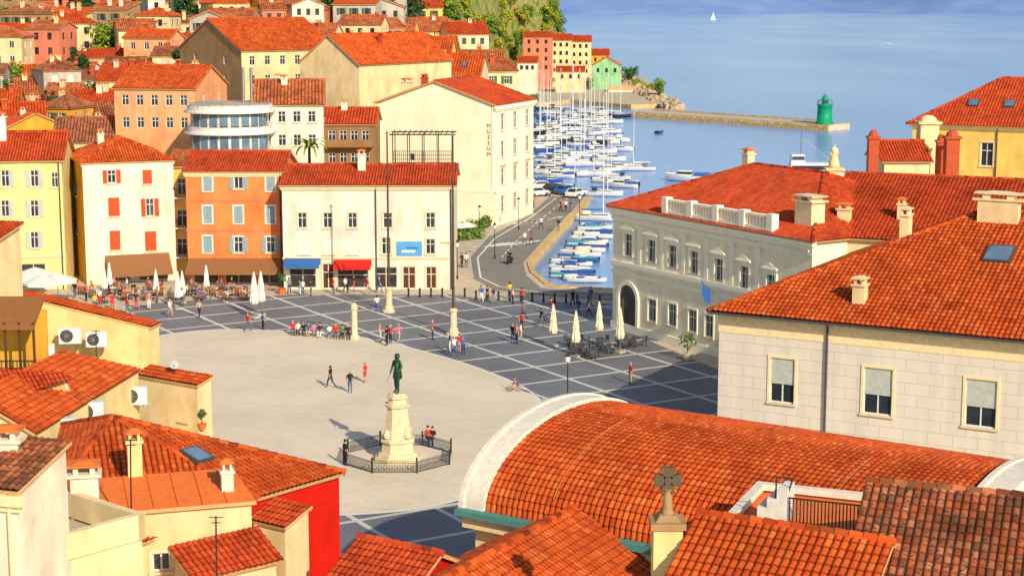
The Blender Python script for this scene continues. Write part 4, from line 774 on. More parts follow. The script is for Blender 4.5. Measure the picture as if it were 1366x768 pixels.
def edges(short=0):
    E=[('pelvis','waist',1),('waist','chest',1),('chest','nk',1),('nk','hd',0),('hd','ht',0)]
    for s in 'lr': E+=[('chest',s+'sh',1),(s+'sh',s+'el',1),(s+'el',s+'wr',0),(s+'wr',s+'ha',0),('pelvis',s+'hip',2),(s+'hip',s+'kn',2),(s+'kn',s+'an',0 if short else 2),(s+'an',s+'to',3)]
    return E
PR={}
for ps in ('stand','walk','sit'):
    for sh in (0,1):
        me=body(joints(ps),edges(sh),'person'); r=bpy.data.objects.new('person',me); COL.objects.link(r); r['category']='person'
        dz=-.42 if ps=='sit' else 0; mb=MB(); mb.lathe([(.05,.0),(.088,.05),(.096,.12),(.07,.19),(.02,.215)],(0,.018,1.545+dz),10); hr=mb.build('hair','hair_dark',r,True); CH[r.name]=[hr]
        mb=MB(); mb.lathe([(.014,0),(.002,.05)],(0,-.1,1.585+dz),5); mb.build('nose','skin',r)
        PR[ps,sh]=r
me=body(joints('statue'),edges(),'bronze_figure'); me.materials.clear(); me.materials.append(MT['bronze']); me.polygons.foreach_set('material_index',[0]*len(me.polygons))
o=bpy.data.objects.new('bronze_figure',me); COL.objects.link(o); o.parent=g; o.location=(0,0,4.5); o.scale=(1.4,1.4,1.5); o.rotation_euler=(0,0,-.5); CH[g.name].append(o)
mb=MB(); mb.lathe([(.15,.6),(.23,.66),(.2,.9),(.15,1.12),(.17,1.38)],(0,.03,0),10); mb.lathe([(.11,1.56),(.14,1.62),(.1,1.74)],(0,.02,0),8); ct=mb.build('coat','bronze',o,True)
mb=MB(); mb.tube((-.26,-.18,.88),(-.2,-.55,.6),.012,n=5); mb.tube((.13,-.28,.98),(.28,-.4,.8),.03,n=6); mb.box((.2,-.32,.9),(.16,.3,.07),.5); mb.build('violin','bronze',o)
# stone figure on the hall
p=D(1112,236,147); g=thing('gable_figure','weathered stone figure on the hall roof against the sea','statue',p); mb=MB(); mb.box((p.x,p.y,p.z-.4),(1.3,1.3,2.0)); mb.box((p.x,p.y,p.z+.7),(1.6,1.6,.2)); mb.box((p.x-1.3,p.y,p.z-.5),(1.4,.8,1.2),0,0,.5); mb.build('plinth','w_stone',g)
o=bpy.data.objects.new('figure',me.copy()); o.data.materials[0]=MT['w_stone']; COL.objects.link(o); o.parent=g; o.location=(0,0,.8); o.scale=(1.15,1.15,1.15)
mb=MB(); mb.lathe([(.5,.78),(.46,1.2),(.3,1.7),(.26,2.1),(.32,2.4)],(0,0,0),10); ww=mb.build('robe','w_stone',None,True); ww.parent=g
# railing around the monument
c=P(531,612); g=thing('iron_railing','low ornate black iron railing ringing the monument','railing',c); n=8; rad=3.75
ring=[V((c.x+rad*math.cos(2*PI*(k+.5)/n),c.y+rad*math.sin(2*PI*(k+.5)/n),0)) for k in range(n)]
for k in range(n):
    a_,b_=ring[k],ring[(k+1)%n]; mb=MB(); mb.box((a_.x,a_.y,.45),(.1,.1,.9)); mb.lathe([(.06,.9),(.08,.97),(.02,1.06)],a_,8); mb.build('post','iron',g)
    mb=MB(); m_=28
    for i in range(1,m_): p=a_.lerp(b_,i/m_); mb.tube((p.x,p.y,.05),(p.x,p.y,.74),.014,n=5); mb.lathe([(.014,0),(.03,.04),(.005,.11)],(p.x,p.y,.74),5)
    for z in (.1,.68): mb.tube((a_.x,a_.y,z),(b_.x,b_.y,z),.02,n=5)
    for i in range(9):
        p=a_.lerp(b_,(i+.5)/9); d=(b_-a_).normalized()
        for q in range(8): an=2*PI*q/8; an2=2*PI*(q+1)/8; mb.tube(p+d*.14*math.cos(an)+V((0,0,.4+.14*math.sin(an))),p+d*.14*math.cos(an2)+V((0,0,.4+.14*math.sin(an2))),.014,n=4)
    mb.build('railing_panel','iron',g)
# ---------------- people
TR=['denim','black','navy','beige','grey','white','blue']
def person(px_,py_,ps,sh,lg,place,rz=None,short=0,z=0,sc=None):
    p=P(px_,py_); verb=dict(stand='standing',walk='walking',sit='sitting')[ps]
    lab=f"person in {sh} top and {lg} {'shorts' if short else 'trousers'} {verb} {place}"
    s_=sc or R.uniform(.94,1.05); r=dup(PR[ps,short],(p.x,p.y,z+.013),R.uniform(0,6.28) if rz is None else rz,lab,s_,{'person':['skin','cl_'+sh,'cl_'+lg,None],'hair':R.choice(['hair_dark','hair_dark','hair_fair','hair_grey'])},'people about the square'); return r
PL=[(461,621,'stand','black','black','by the iron railing',0),(441,517,'walk','black','navy','on the pale oval',0),(467,524,'walk','black','denim','on the pale oval',0),(487,510,'stand','red','red','on the pale oval',1),(841,512,'stand','red','beige','on the grey paving',1),(331,442,'walk','red','denim','on the pale oval edge',0),(351,440,'stand','blue','black','on the pale oval edge',0),(503,416,'walk','white','blue','near the flagpoles',0),(507,456,'stand','pink','white','near the flagpoles',0),(516,461,'stand','black','black','near the flagpoles',0),(521,458,'stand','red','navy','near the flagpoles',0),(532,457,'walk','pink','beige','near the flagpoles',1),(577,453,'stand','red','navy','near the flagpoles',0),(600,470,'stand','navy','white','near the flagpoles',0),(606,476,'walk','white','denim','near the flagpoles',0),(613,470,'stand','red','beige','near the flagpoles',1),(618,474,'stand','blue','navy','near the flagpoles',0),
(642,404,'walk','blue','white','beside the ring road',0),(650,403,'walk','black','denim','beside the ring road',0),(658,405,'walk','navy','grey','beside the ring road',0),(684,406,'stand','white','black','beside the ring road',0),(696,406,'stand','red','navy','beside the ring road',0),(684,457,'stand','black','denim','on the grey paving',0),(689,459,'stand','pink','navy','on the grey paving',0),(696,441,'walk','red','black','on the grey paving',0),(699,427,'walk','grey','navy','on the grey paving',0),(764,410,'walk','black','black','by the courthouse corner',0),(772,421,'walk','navy','denim','by the courthouse corner',0),(786,423,'walk','white','black','by the courthouse corner',0),(788,406,'stand','blue','grey','by the courthouse corner',0),(695,455,'stand','white','beige','on the grey paving',1),(735,421,'walk','red','denim','on the grey paving',0),
(700,327,'walk','white','denim','beside the zebra crossing',0),(709,326,'walk','red','navy','beside the zebra crossing',0),(712,278,'stand','orange','black','beside the museum',0),(705,281,'stand','black','denim','beside the museum',0),(755,282,'walk','white','black','on the quay road',0),(761,284,'walk','blue','denim','on the quay road',0),(745,309,'walk','black','grey','on the quay road',0),(748,283,'walk','red','black','on the quay road',0),(722,306,'walk','white','navy','on the quay road',0),
(400,394,'stand','teal','white','outside the long building',0),(404,394,'stand','white','denim','outside the long building',0),(415,395,'stand','black','black','outside the long building',0),(445,392,'stand','red','denim','outside the long building',0),(461,391,'walk','white','black','outside the long building',0),(472,389,'stand','black','red','outside the long building',0),(490,392,'walk','red','beige','outside the long building',0),(506,391,'walk','blue','denim','outside the long building',0),(386,393,'walk','grey','navy','outside the long building',0),(508,384,'stand','yellow','black','outside the long building',0),
(170,419,'walk','red','denim','by the cafe terrace',0),(199,413,'stand','pink','white','by the cafe terrace',0),(227,423,'walk','white','beige','by the cafe terrace',1),(266,424,'walk','beige','navy','by the cafe terrace',0),(182,412,'stand','navy','red','by the cafe terrace',0),(133,408,'walk','white','red','by the cafe terrace',0),(150,413,'stand','red','red','by the cafe terrace',0),(115,402,'stand','red','black','by the cafe terrace',0),(100,398,'walk','black','denim','by the cafe terrace',0),(210,404,'stand','orange','denim','by the cafe terrace',0),(243,408,'stand','white','navy','by the cafe terrace',0),(127,414,'stand','yellow','denim','by the cafe terrace',0),(680,399,'walk','yellow','denim','beside the ring road',0),(622,357,'stand','white','denim','beside the hedge garden',0),(616,357,'stand','black','black','beside the hedge garden',0)]
for a_,b_,ps,sh,lg,pc,st in PL: person(a_,b_,ps,sh,lg,pc,None,st)
person(571,594,'sit','red','navy','on the railing step',.4,0,.02); person(577,594,'sit','black','denim','on the railing step',-.2,0,.02)
# benches and sitters
def bench(pa,pb,lb):
    a_,b_=P(*pa),P(*pb); d=(b_-a_).normalized(); c=(a_+b_)/2; n_=V((-d.y,d.x,0)); g=thing('stone_bench',lb,'bench',c); mb=MB(); mb.obox(c+V((0,0,.4)),d*(b_-a_).length/2,n_*.28,V((0,0,.06))); mb.build('seat','stone',g)
    for k in (.15,.5,.85): mb=MB(); mb.obox(a_.lerp(b_,k)+V((0,0,.175)),d*.15,n_*.22,V((0,0,.165))); mb.build('leg','stone',g)
bench((388,446),(432,449),'long pale stone bench, left of the short lamp pillar'); bench((437,449),(468,451),'shorter pale stone bench nearest the short lamp pillar')
for i,(x,y) in enumerate([(391,445.5),(398,446),(405,446.5),(412,447),(419,447.5),(427,448.5),(440,449.3),(448,450),(457,450.6),(464,451)]): person(x,y+.9,'sit',['red','white','black','blue','pink','navy','white','red','green','black'][i],TR[i%7],'on a stone bench',R.uniform(-.3,.3))
# ---------------- cafe furniture
tb=thing('cafe_table','x','table'); mb=MB(); mb.lathe([(.4,.71),(.4,.75)],(0,0,0),14); mb.build('table_top','w_dark',tb); mb=MB(); mb.tube((0,0,0),(0,0,.71),.04); mb.build('leg','iron',tb); mb=MB(); mb.lathe([(.25,0),(.22,.04)],(0,0,0),12); mb.build('base','iron',tb)
ch=thing('cafe_chair','x','chair'); mb=MB(); mb.box((0,0,.45),(.45,.45,.05)); mb.build('seat','wood',ch); mb=MB(); mb.box((0,.21,.72),(.45,.04,.42)); mb.build('backrest','wood',ch)
for i in (-1,1):
    for j in (-1,1): mb=MB(); mb.tube((i*.19,j*.19,0),(i*.19,j*.19,.43),.022,n=5); mb.build('leg','iron',ch)
um=thing('folded_umbrella','x','umbrella'); mb=MB(); mb.tube((0,0,0),(0,0,3.3),.035); mb.build('pole','metal',um); mb=MB(); mb.box((0,0,.06),(.6,.6,.12)); mb.build('base','concrete',um)
mb=MB(); mb.lathe([(.1,.95),(.24,1.05),(.3,1.3),(.2,1.9),(.22,2.1),(.12,2.8),(.04,3.3)],(0,0,0),16,0,lambda i,z:1.15 if i%2 else .85); mb.build('canopy','canvas',um)
ou=thing('market_umbrella','x','umbrella'); mb=MB(); mb.tube((0,0,0),(0,0,2.9),.04); mb.build('pole','metal',ou); mb=MB(); mb.lathe([(1.9,2.05),(1.92,2.3),(1.0,2.65),(.05,2.95)],(0,0,0),8); mb.build('canopy','white',ou); mb=MB(); mb.box((0,0,.06),(.7,.7,.12)); mb.build('base','concrete',ou)
for i,(x,y) in enumerate([(112,392),(128,397),(150,393),(168,400),(182,394),(198,400),(216,394),(234,400),(252,394),(268,400),(286,394),(302,400),(318,394),(330,400),(262,388),(300,387),(205,387),(160,386),(140,404)]):
    p=P(x,y); red=i%3==0; tc='red' if red else R.choice(['white','brown']); dup(tb,p,0,f'small round cafe table with {tc} top before the orange house',1,{'table_top':dict(red='cl_red',white='cl_white',brown='w_dark')[tc]},'tables on the cafe terrace')
    for k in range(3):
        an=R.uniform(0,.6)+k*2.1; q=p+V((math.cos(an)*.75,math.sin(an)*.75,0)); dup(ch,q,an-PI/2,'dark wooden cafe chair on the terrace before the orange house',1,None,'chairs on the cafe terrace')
        if R.random()<.62:
            s_=R.choice(list(CC)); lg=R.choice(TR); r=dup(PR['sit',0],(q.x,q.y,.013),an-PI/2,f'person in {s_} top and {lg} trousers sitting at the cafe terrace',1,{'person':['skin','cl_'+s_,'cl_'+lg,None],'hair':R.choice(['hair_dark','hair_fair'])},'people about the square')
for i,(x,y) in enumerate([(765,462),(783,470),(800,462),(815,470),(832,464),(848,462),(790,478),(772,474)]):
    p=P(x,y); dup(tb,p,0,'dark round cafe table among the cream umbrellas by the courthouse',1,{'table_top':'dkgrey'},'tables by the courthouse')
    for k in range(3): an=R.uniform(0,.8)+k*2.1; q=p+V((math.cos(an)*.75,math.sin(an)*.75,0)); dup(ch,q,an-PI/2,'dark cafe chair among the cream umbrellas by the courthouse',1,{'seat':'dkgrey','backrest':'dkgrey'},'chairs by the courthouse')
for i,(x,y,k) in enumerate([(140,398,1),(147,392,1),(209,402,1),(238,412,1.15),(244,404,1),(276,396,1),(340,424,1.35),(349,420,1.3),(738,462,1.15),(768,475,1.2),(799,458,1.15),(827,470,1.2)]):
    dup(um,P(x,y),R.random(),'tall folded '+('cream umbrella by the courthouse tables' if x>600 else ('white umbrella at the oval edge' if x>330 else 'white umbrella on the cafe terrace')),k,{'canopy':'canvas' if x>600 else 'white'},'folded umbrellas round the square')
for i,(x,y) in enumerate([(36,404),(58,408),(78,405),(48,396),(612,318),(622,317)]): dup(ou,P(x,y),.3*i,'open white market umbrella '+('at the far left of the square' if x<300 else 'in the hedge garden beside the museum'),1.05 if x<300 else .7,None,'open white umbrellas')
for o in (tb,ch,um,ou): kill(o)
# ---------------- flagpoles, lamps, bollards, planters
for x,yb,yt,lb in ((519,416,180,'tall dark flagpole on a carved stone base, left of the two'),(605,447,182,'tall dark flagpole on a carved stone base, right of the two')):
    p=P(x,yb); H=zat(yt,p.y); g=thing('flagpole',lb,'flagpole',p); mb=MB(); mb.lathe([(.7,.0),(.7,.22),(.45,.27),(.42,.55),(.33,.7),(.31,2.1),(.4,2.25),(.4,2.4),(.18,2.5)],p,8); mb.build('base','stone',g)
    mb=MB(); mb.tube(p+V((0,0,2.5)),V((p.x,p.y,H)),.13,.07,10); mb.build('pole','bark',g); mb=MB(); mb.lathe([(.02,0),(.14,.1),(.14,.2),(.02,.34)],(p.x,p.y,H),8); mb.build('finial','metal',g)
p=P(473,452); g=thing('lamp_pillar','short pale stone pillar beside the seated people','pillar',p); mb=MB(); mb.lathe([(.45,0),(.45,.3),(.3,.4),(.26,2.6),(.36,2.75)],p,8); mb.build('shaft','stone',g); mb=MB(); mb.lathe([(.3,2.75),(.34,3.0),(.1,3.3)],p,8); mb.build('cap','stone',g)
lp=thing('street_lamp','x','street lamp'); mb=MB(); mb.lathe([(.16,0),(.14,.4),(.06,.6),(.05,4.4)],(0,0,0),8); mb.build('post','iron',lp); mb=MB(); mb.lathe([(.12,4.4),(.22,4.5),(.26,4.95),(.2,5)],(0,0,0),8); mb.build('lantern','gel_white',lp); mb=MB(); mb.lathe([(.3,5),(.1,5.25),(.02,5.45)],(0,0,0),8); mb.build('lantern_cap','iron',lp)
for x,y in ((757,545),(640,318),(733,262),(692,306),(660,345),(610,372),(773,300)): dup(lp,P(x,y),0,'slim iron street lamp '+('beside the quay road' if y<400 else 'on the grey paving before the vaulted hall'),.8,None,'street lamps')
kill(lp)
bo=thing('bollard','x','bollard'); mb=MB(); mb.lathe([(.16,0),(.14,.1),(.1,.2),(.09,.75)],(0,0,0),8); mb.build('shaft','iron',bo); mb=MB(); mb.lathe([(.13,.75),(.13,.85),(.04,.95)],(0,0,0),8); mb.build('cap','iron',bo)
for k in range(18):
    x=545+k*15; y=396+ (k*.55 if k>5 else 0)
    dup(bo,P(x,y),0,'short black bollard in the line along the ring road edge',1,None,'bollards along the ring road')
kill(bo)
mb=None
# leafy things
def leaves(mb,c,r,n,sz,m=0,flat_=1.):
    for _ in range(n):
        d=V((R.gauss(0,1),R.gauss(0,1),R.gauss(0,1))).normalized()*r*R.uniform(.55,1.08); d.z*=flat_; p=V(c)+d
        u=V((R.gauss(0,1),R.gauss(0,1),R.gauss(0,1))).normalized(); w=(d.normalized()*.8+V((0,0,.5))+u*.6).normalized(); a=w.orthogonal().normalized(); b=w.cross(a); s=sz*R.uniform(.6,1.3); an=R.random()*3; a,b=a*math.cos(an)+b*math.sin(an),b*math.cos(an)-a*math.sin(an)
        mb.add([p-a*s,p-b*s*.6,p+a*s,p+b*s*.6],[(0,1,2,3)],m)
def tree(seed,h,r,mats,nb,tall=1.):
    R.seed(seed); g=thing('tree','x','tree'); mb=MB(); mb.tube((0,0,-1),(0,0,h*.55),h*.035,h*.02,7)
    cs=[(R.uniform(-.6,.6)*r,R.uniform(-.6,.6)*r,h*(.35+.55*(k+.5)/nb)) for k in range(nb)]
    for c in cs: mb.tube((0,0,h*.3),c,h*.014,h*.004,5)
    mb.build('trunk','bark',g); mb=MB()
    for c in cs: leaves(mb,c,r*R.uniform(.38,.6)*(1.1-.5*(c[2]/h-.35)),120,.36,R.choice([0,0,1]),.8*tall)
    mb.build('crown',mats,g); return g
tp=[tree(1,9,4,['leaf_dark','leaf_mid'],11),tree(2,8,3.6,['leaf_mid','leaf_light'],10),tree(3,11,2.4,['leaf_dark','leaf_dark'],10,1.5),tree(4,4.5,3.2,['leaf_olive','leaf_light'],8)]
R.seed(11)
kn=['dark green bushy tree','mid green round tree','tall narrow dark cypress tree','low yellow green bush']
TS=[(5,400),(24,415),(40,408),(64,412),(82,400),(98,420),(112,398),(126,412),(142,402),(158,416),(172,398),(186,408),(262,402),(282,412),(300,404),(322,415),(345,402),(362,410),(384,404),(470,412),(515,405),(604,420),(620,410),(640,425),(662,415),(684,430),(118,372),(88,388),(170,382),(205,400),(250,372),(300,378),(470,395),(600,402),(652,400),(670,398),(230,412),(10,372),(520,420),(420,412),(450,418),(560,432),(580,430),(680,390),(640,372),(655,355),(590,372),(20,300),(80,270),(150,330),(240,300),(205,345),(60,250),(450,370),(700,440)]+[(i*18+5,405+(i*7)%13) for i in range(38)]+[(i*23+8,388+(i*5)%11) for i in range(29)]
for x,Y in TS:
    X=(x-683)/F*Y; k=R.choice([0,0,1,1,2,0]); dup(tp[k],(X,Y,T(X,Y)-.4),R.random()*6,kn[k]+(' on the crest at upper left' if x<260 else (' on the crest above the long roofs' if x<560 else ' on the crest above the museum')),R.uniform(.75,1.2),None,'trees on the hillside')
for _ in range(130):
    Y=R.uniform(240,400); x=R.uniform(-10,250) if R.random()<.6 else R.uniform(300,660); X=(x-683)/F*Y; t_=T(X,Y)
    if t_>1 and all((V((q.x,q.y,0))-V((X,Y,0))).length>3.7 for q in CEN): k=R.choice([0,1,2,0]); dup(tp[k],(X,Y,t_-.4),R.random()*6,kn[k]+' squeezed between the hillside houses',R.uniform(.45,.75),None,'trees on the hillside')
for q in range(190):
    Y=R.uniform(415,640) if q<90 else R.uniform(622,680); xc,wd=edge(Y); X=xc-wd*(R.uniform(.1,1.1) if q<90 else R.uniform(.02,.9)); k=R.choice([3,3,1,3,3,1,3]); dup(tp[k],(X,Y,T(X,Y)-.8),R.random()*6,kn[k]+' growing on the cliff above the harbour',R.uniform(.6,1.2),None,'trees on the cliff')
for x,y in ((800,104),(812,108),(838,112),(850,116),(866,122),(845,105),(770,112),(735,116),(880,130),(785,120)): p=P(x,y); k=R.choice([0,1,3]); dup(tp[k],p,R.random()*6,kn[k]+' among the harbour houses',R.uniform(.5,.75),None,'trees on the far shore')
for t_ in tp: kill(t_)
for i,(a_,b_) in enumerate((((607,322),(642,318)),((632,312),(656,298)),((606,314),(630,306)))):
    A,B=P(*a_),P(*b_); g=thing('hedge',['front green hedge of the garden beside the museum','side green hedge of the garden along the road','rear green hedge of the garden under the museum wall'][i],'hedge',A); mb=MB(); k=int((B-A).length/.7)+1
    for q in range(k+1): leaves(mb,A.lerp(B,q/k)+V((0,0,.7)),.8,60,.2,q%2)
    mb.build('foliage',['leaf_mid','leaf_light'],g)
def palm(p,h,lb):
    g=thing('palm_tree',lb,'tree',p); mb=MB(); mb.tube(p-V((0,0,2)),p+V((0,0,h)),.22,.16,8); mb.build('trunk','bark',g); mb=MB()
    for k in range(16):
        an=k*2.4; d=V((math.cos(an),math.sin(an),0)); prev=p+V((0,0,h)); el=R.uniform(.2,1.1)
        for q in range(5):
            nx_=prev+(d*math.cos(el)+V((0,0,math.sin(el))))*.6; el-=.35; s_=V((-d.y,d.x,0))*.35*(1-q/6); mb.add([prev-s_,prev+s_,nx_+s_*.85,nx_-s_*.85],[(0,1,2,3)]); prev=nx_
    mb.build('frond','leaf_light',g)
p=D(413,222,200); palm(p,2.2,'small palm with arching fronds above the long white roof')
for x,y,lb in ((917,480,'small potted olive tree in front of the cream stone building'),(376,392,'potted shrub by the orange house door'),(258,568,'potted plants on the yellow annex ledge')):
    p=P(x,y) if y<500 else D(270,572,104); g=thing('potted_plant',lb,'plant',p); mb=MB(); mb.lathe([(.3,0),(.45,.55),(.48,.6)],p,10); mb.build('pot','terra' if x<900 else 'stone',g); mb=MB(); mb.tube(p+V((0,0,.5)),p+V((0,0,1.3)),.04,n=6); mb.build('trunk','bark',g); mb=MB(); leaves(mb,p+V((0,0,1.7)),.8 if x>900 else .5,130,.13); mb.build('foliage',['leaf_mid'],g)
    if y>500: g.scale=(.6,)*3
# ---------------- boats
def hull(mb,L,B,fr,kd=.35):
    n=9; vs=[]
    for i in range(n):
        t=i/(n-1); x=-L/2+L*t; b=B/2*(.82+.18*math.sin(min(1,t*2)*PI/2))*(1 if t<.5 else math.cos((t-.5)*2*PI/2)**.7 if t<1 else 0.01); sh=fr*(1+.35*t*t); kz=-kd*(1-t**3)
        vs+=[(x,-max(b,.02),sh),(x-.0,-max(b,.02)*.8,fr*.2),(x,0,kz),(x,max(b,.02)*.8,fr*.2),(x,max(b,.02),sh)]
    mb.add(vs,[(i*5+j,i*5+j+1,(i+1)*5+j+1,(i+1)*5+j) for i in range(n-1) for j in range(4)]+[(4,3,2,1,0)]); return [vs[i*5] for i in range(n)],[vs[i*5+4] for i in range(n)]
def deck(mb,l,r,dz,k0,k1):
    for i in range(k0,k1): a,b,c,d=[(v[0],v[1]*.96,v[2]-dz) for v in (l[i],l[i+1],r[i+1],r[i])]; mb.poly([a,b,c,d])
mo=thing('motorboat','x','boat'); mb=MB(); l,r=hull(mb,6.5,2.3,.75); mb.build('hull','gel_white',mo,True); mb=MB(); deck(mb,l,r,.05,4,8); deck(mb,l,r,.4,0,4); mb.build('deck','gel_white',mo)
mb=MB(); mb.box((.4,0,1.0),(2.2,1.5,.75),0,0,.75); mb.build('cabin','gel_white',mo); mb=MB(); mb.box((.42,0,1.12),(2.05,1.53,.3),0,0,.86); mb.build('window','glass',mo); mb=MB(); mb.box((-1.9,0,1.0),(2.2,1.7,.35),0,0,.8); mb.build('cover','gel_blue',mo)
mb=MB(); mb.box((-3.4,0,.75),(.4,.4,.6),0,0,.8); mb.tube((-3.45,0,.5),(-3.45,0,-.3),.08); mb.build('outboard_motor','black',mo)
sb=thing('sailboat','x','boat'); mb=MB(); l,r=hull(mb,9.5,2.9,.95); mb.build('hull','gel_white',sb,True); mb=MB(); deck(mb,l,r,.04,0,8); mb.build('deck','canvas',sb); mb=MB(); mb.box((.5,0,1.2),(3.6,1.6,.5),0,0,.75); mb.build('cabin','gel_white',sb); mb=MB(); mb.box((.5,0,1.22),(3.2,1.63,.18),0,0,.9); mb.build('window','glass',sb)
mb=MB(); mb.tube((1,0,1.0),(1,0,15.5),.11,.08,6); mb.tube((1,-.8,9.5),(1,.8,9.5),.03,n=4); mb.build('mast','gel_white',sb); mb=MB(); mb.tube((.9,0,2.1),(-3.4,0,2.1),.18,.12,7); mb.build('sail_cover','gel_blue',sb)
mb=MB()
for e in ((4.6,0,1.2),(-4.6,0,.9),(1,1.3,1),(1,-1.3,1)): mb.tube((1,0,15.4),e,.014,n=3)
mb.build('rigging','metal',sb); mb=MB(); mb.box((-2.2,0,1.6),(1.4,1.7,.6),0,0,.8); mb.build('spray_hood','gel_blue',sb)
rb=thing('small_boat','x','boat'); mb=MB(); l,r=hull(mb,5.2,1.9,.55,.25); mb.build('hull','gel_white',rb,True); mb=MB(); deck(mb,l,r,.3,0,8); mb.build('deck','canvas',rb); mb=MB(); 
vs=[]
for i in range(7): t=.05+.75*i/6; x=-2.6+5.2*t; b=.85*(1 if t<.5 else math.cos((t-.5)*PI)); vs+=[(x,-b,.6),(x,0,.85+.1*math.sin(i)),(x,b,.6)]
mb.add(vs,[(i*3+j,i*3+j+1,i*3+4+j,i*3+3+j) for i in range(6) for j in range(2)]); mb.build('cover','gel_blue',rb); mb=MB(); mb.box((-2.7,0,.55),(.3,.35,.5),0,0,.8); mb.tube((-2.75,0,.3),(-2.75,0,-.3),.06); mb.build('outboard_motor','black',rb)
gl=['gel_white','gel_white','gel_white','gel_white','gel_white','gel_dark','gel_white','gel_blue']; gn=dict(gel_white='white',gel_blue='blue',gel_teal='teal',gel_dark='dark',gel_wood='varnished wooden',gel_red='red',canvas='cream')
W=-1.2
for i in range(26):
    t=i/25; hc=['gel_white','gel_white','gel_white','gel_blue','gel_white','gel_white'][i%6]; cv=['gel_blue','gel_white','canvas','gel_blue','gel_white','gel_teal'][(i*5+i//6)%6]; y=303+77*t; xl=736+45*(1-t) if y<352 else 744; p=P(min(798,xl+8+18*(i%2)),y,W)
    if y>376: p=P(778+10*(i%2),377,W)
    dup(rb,(p.x,p.y,W+.1),R.uniform(-.3,.05)+(PI if i%3==0 else 0),f'small {gn[hc]} boat under a {gn[cv]} cover in the basin below the road',R.uniform(.6,.76),{'hull':hc,'cover':cv},'small boats in the basin')
for i in range(20):
    t=i/19; p=P(729+ (i%2)*13+4*t,170+82*t*t+ (i%3),W); hc=R.choice(gl); cv=R.choice(['gel_blue','gel_white','gel_white','canvas','gel_blue']); dup(mo,(p.x,p.y,W+.1),R.uniform(-.3,.2)+(PI if i%2 else 0),f'{gn[hc]} cabin motorboat along the left bank of the marina',R.uniform(.7,.95),{'hull':hc,'cover':cv,'cabin':R.choice(['gel_white','canvas','gel_white'])},'motorboats in the marina')
for i in range(18):
    t=R.random(); p=P(762+76*R.random(),188+66*t,W); hc=R.choice(gl); dup(mo,(p.x,p.y,W+.1),R.uniform(-.4,.4)+R.choice([0,PI]),f'{gn[hc]} cabin motorboat in the middle of the marina',R.uniform(.65,.95),{'hull':hc,'cover':R.choice(['gel_blue','gel_white','canvas'])},'motorboats in the marina')
for i,(x,y) in enumerate([(722,156),(735,160),(745,153),(752,163),(760,156),(768,165),(776,156),(784,161),(791,153),(797,163),(804,157),(812,165),(824,157),(752,180),(770,186),(786,194),(800,205),(742,192),(730,172),(797,235),(805,262),(780,222),(850,228),(716,180),(725,212),(735,232),(762,236),(798,295),(728,148),(740,168),(756,171),(764,176),(778,173),(794,176),(806,180),(814,190),(760,206),(774,212),(744,218),(820,240),(715,198)]):
    p=P(x,y,W); hc=R.choice(gl); dup(sb,(p.x,p.y,W+.1),R.uniform(-.4,.5)+R.choice([0,PI]),f'{gn[hc]} sailboat with bare mast '+('in the far rows of the marina' if y<168 else 'in the near rows of the marina'),R.uniform(.75,.98) if y<200 else R.uniform(.6,.8),{'hull':hc,'sail_cover':R.choice(['gel_blue','canvas','gel_white','gel_blue']),'spray_hood':R.choice(['gel_blue','canvas','gel_dark']),'deck':R.choice(['canvas','w_dark','gel_white'])},'sailboats in the marina')
p=P(918,242,W); dup(mo,(p.x,p.y,W+.1),2.8,'lone white motorboat with blue trim crossing the harbour above the red roof',1.3,None)
p=P(880,178,W); dup(rb,(p.x,p.y,W+.1),1,'tiny dark boat floating in the harbour before the pier',.7,{'hull':'gel_dark'})
p=P(1187,60,W); dup(mo,(p.x,p.y,W+.1),3.,'tiny white motorboat far out on the open sea',1.,None)
p=P(951,27,W); g=thing('distant_sailboat','tiny sailboat under white sail on the open sea','boat',(p.x,p.y,W)); mb=MB(); hull(mb,9,2.5,1.); 
mb.v=[(v[0]+p.x,v[1]+p.y,v[2]+W) for v in mb.v]; mb.build('hull','gel_white',g); q=V((p.x,p.y,W)); mb=MB(); mb.add([q+V((.6,0,1.2)),q+V((-3,0,1.5)),q+V((.6,0,13))],[(0,1,2)]); mb.build('mainsail','gel_white',g); mb=MB(); mb.add([q+V((.9,.2,1.2)),q+V((4,.2,1.5)),q+V((.9,.2,11))],[(0,1,2)]); mb.build('jib','gel_white',g); mb=MB(); mb.tube(q+V((.75,0,.8)),q+V((.75,0,13.5)),.08,n=5); mb.build('mast','metal',g)
# moored ship by the hall
p=P(1075,246,W); g=thing('passenger_boat','white passenger boat with a wheelhouse moored behind the roofs','boat',(p.x,p.y,W)); f=lambda mb:[setattr(mb,'v',[(v[0]*-1+p.x,-v[1]+p.y,v[2]+W) for v in mb.v])]
mb=MB(); l,r=hull(mb,15,4.2,1.7); lr=(l,r); f(mb); mb.build('hull','gel_white',g,True); mb=MB(); deck(mb,l,r,.1,0,8); f(mb); mb.build('deck','canvas',g); mb=MB(); mb.box((-1,0,2.7),(8,3.2,2.),0,0,.95); mb.box((1.6,0,4.4),(2.4,2.6,1.5),0,0,.85); f(mb); mb.build('cabin','gel_white',g); mb=MB(); mb.box((-1,0,3.0),(7.4,3.3,.7)); mb.box((1.6,0,4.6),(2.2,2.55,.6),0,0,.9); f(mb); mb.build('window','glass',g); mb=MB(); mb.tube((1,0,5),(1,0,9),.08,n=6); mb.tube((1,0,8),(-5,0,3.5),.03,n=4); f(mb); mb.build('mast','metal',g)
for o in (mo,sb,rb): kill(o)
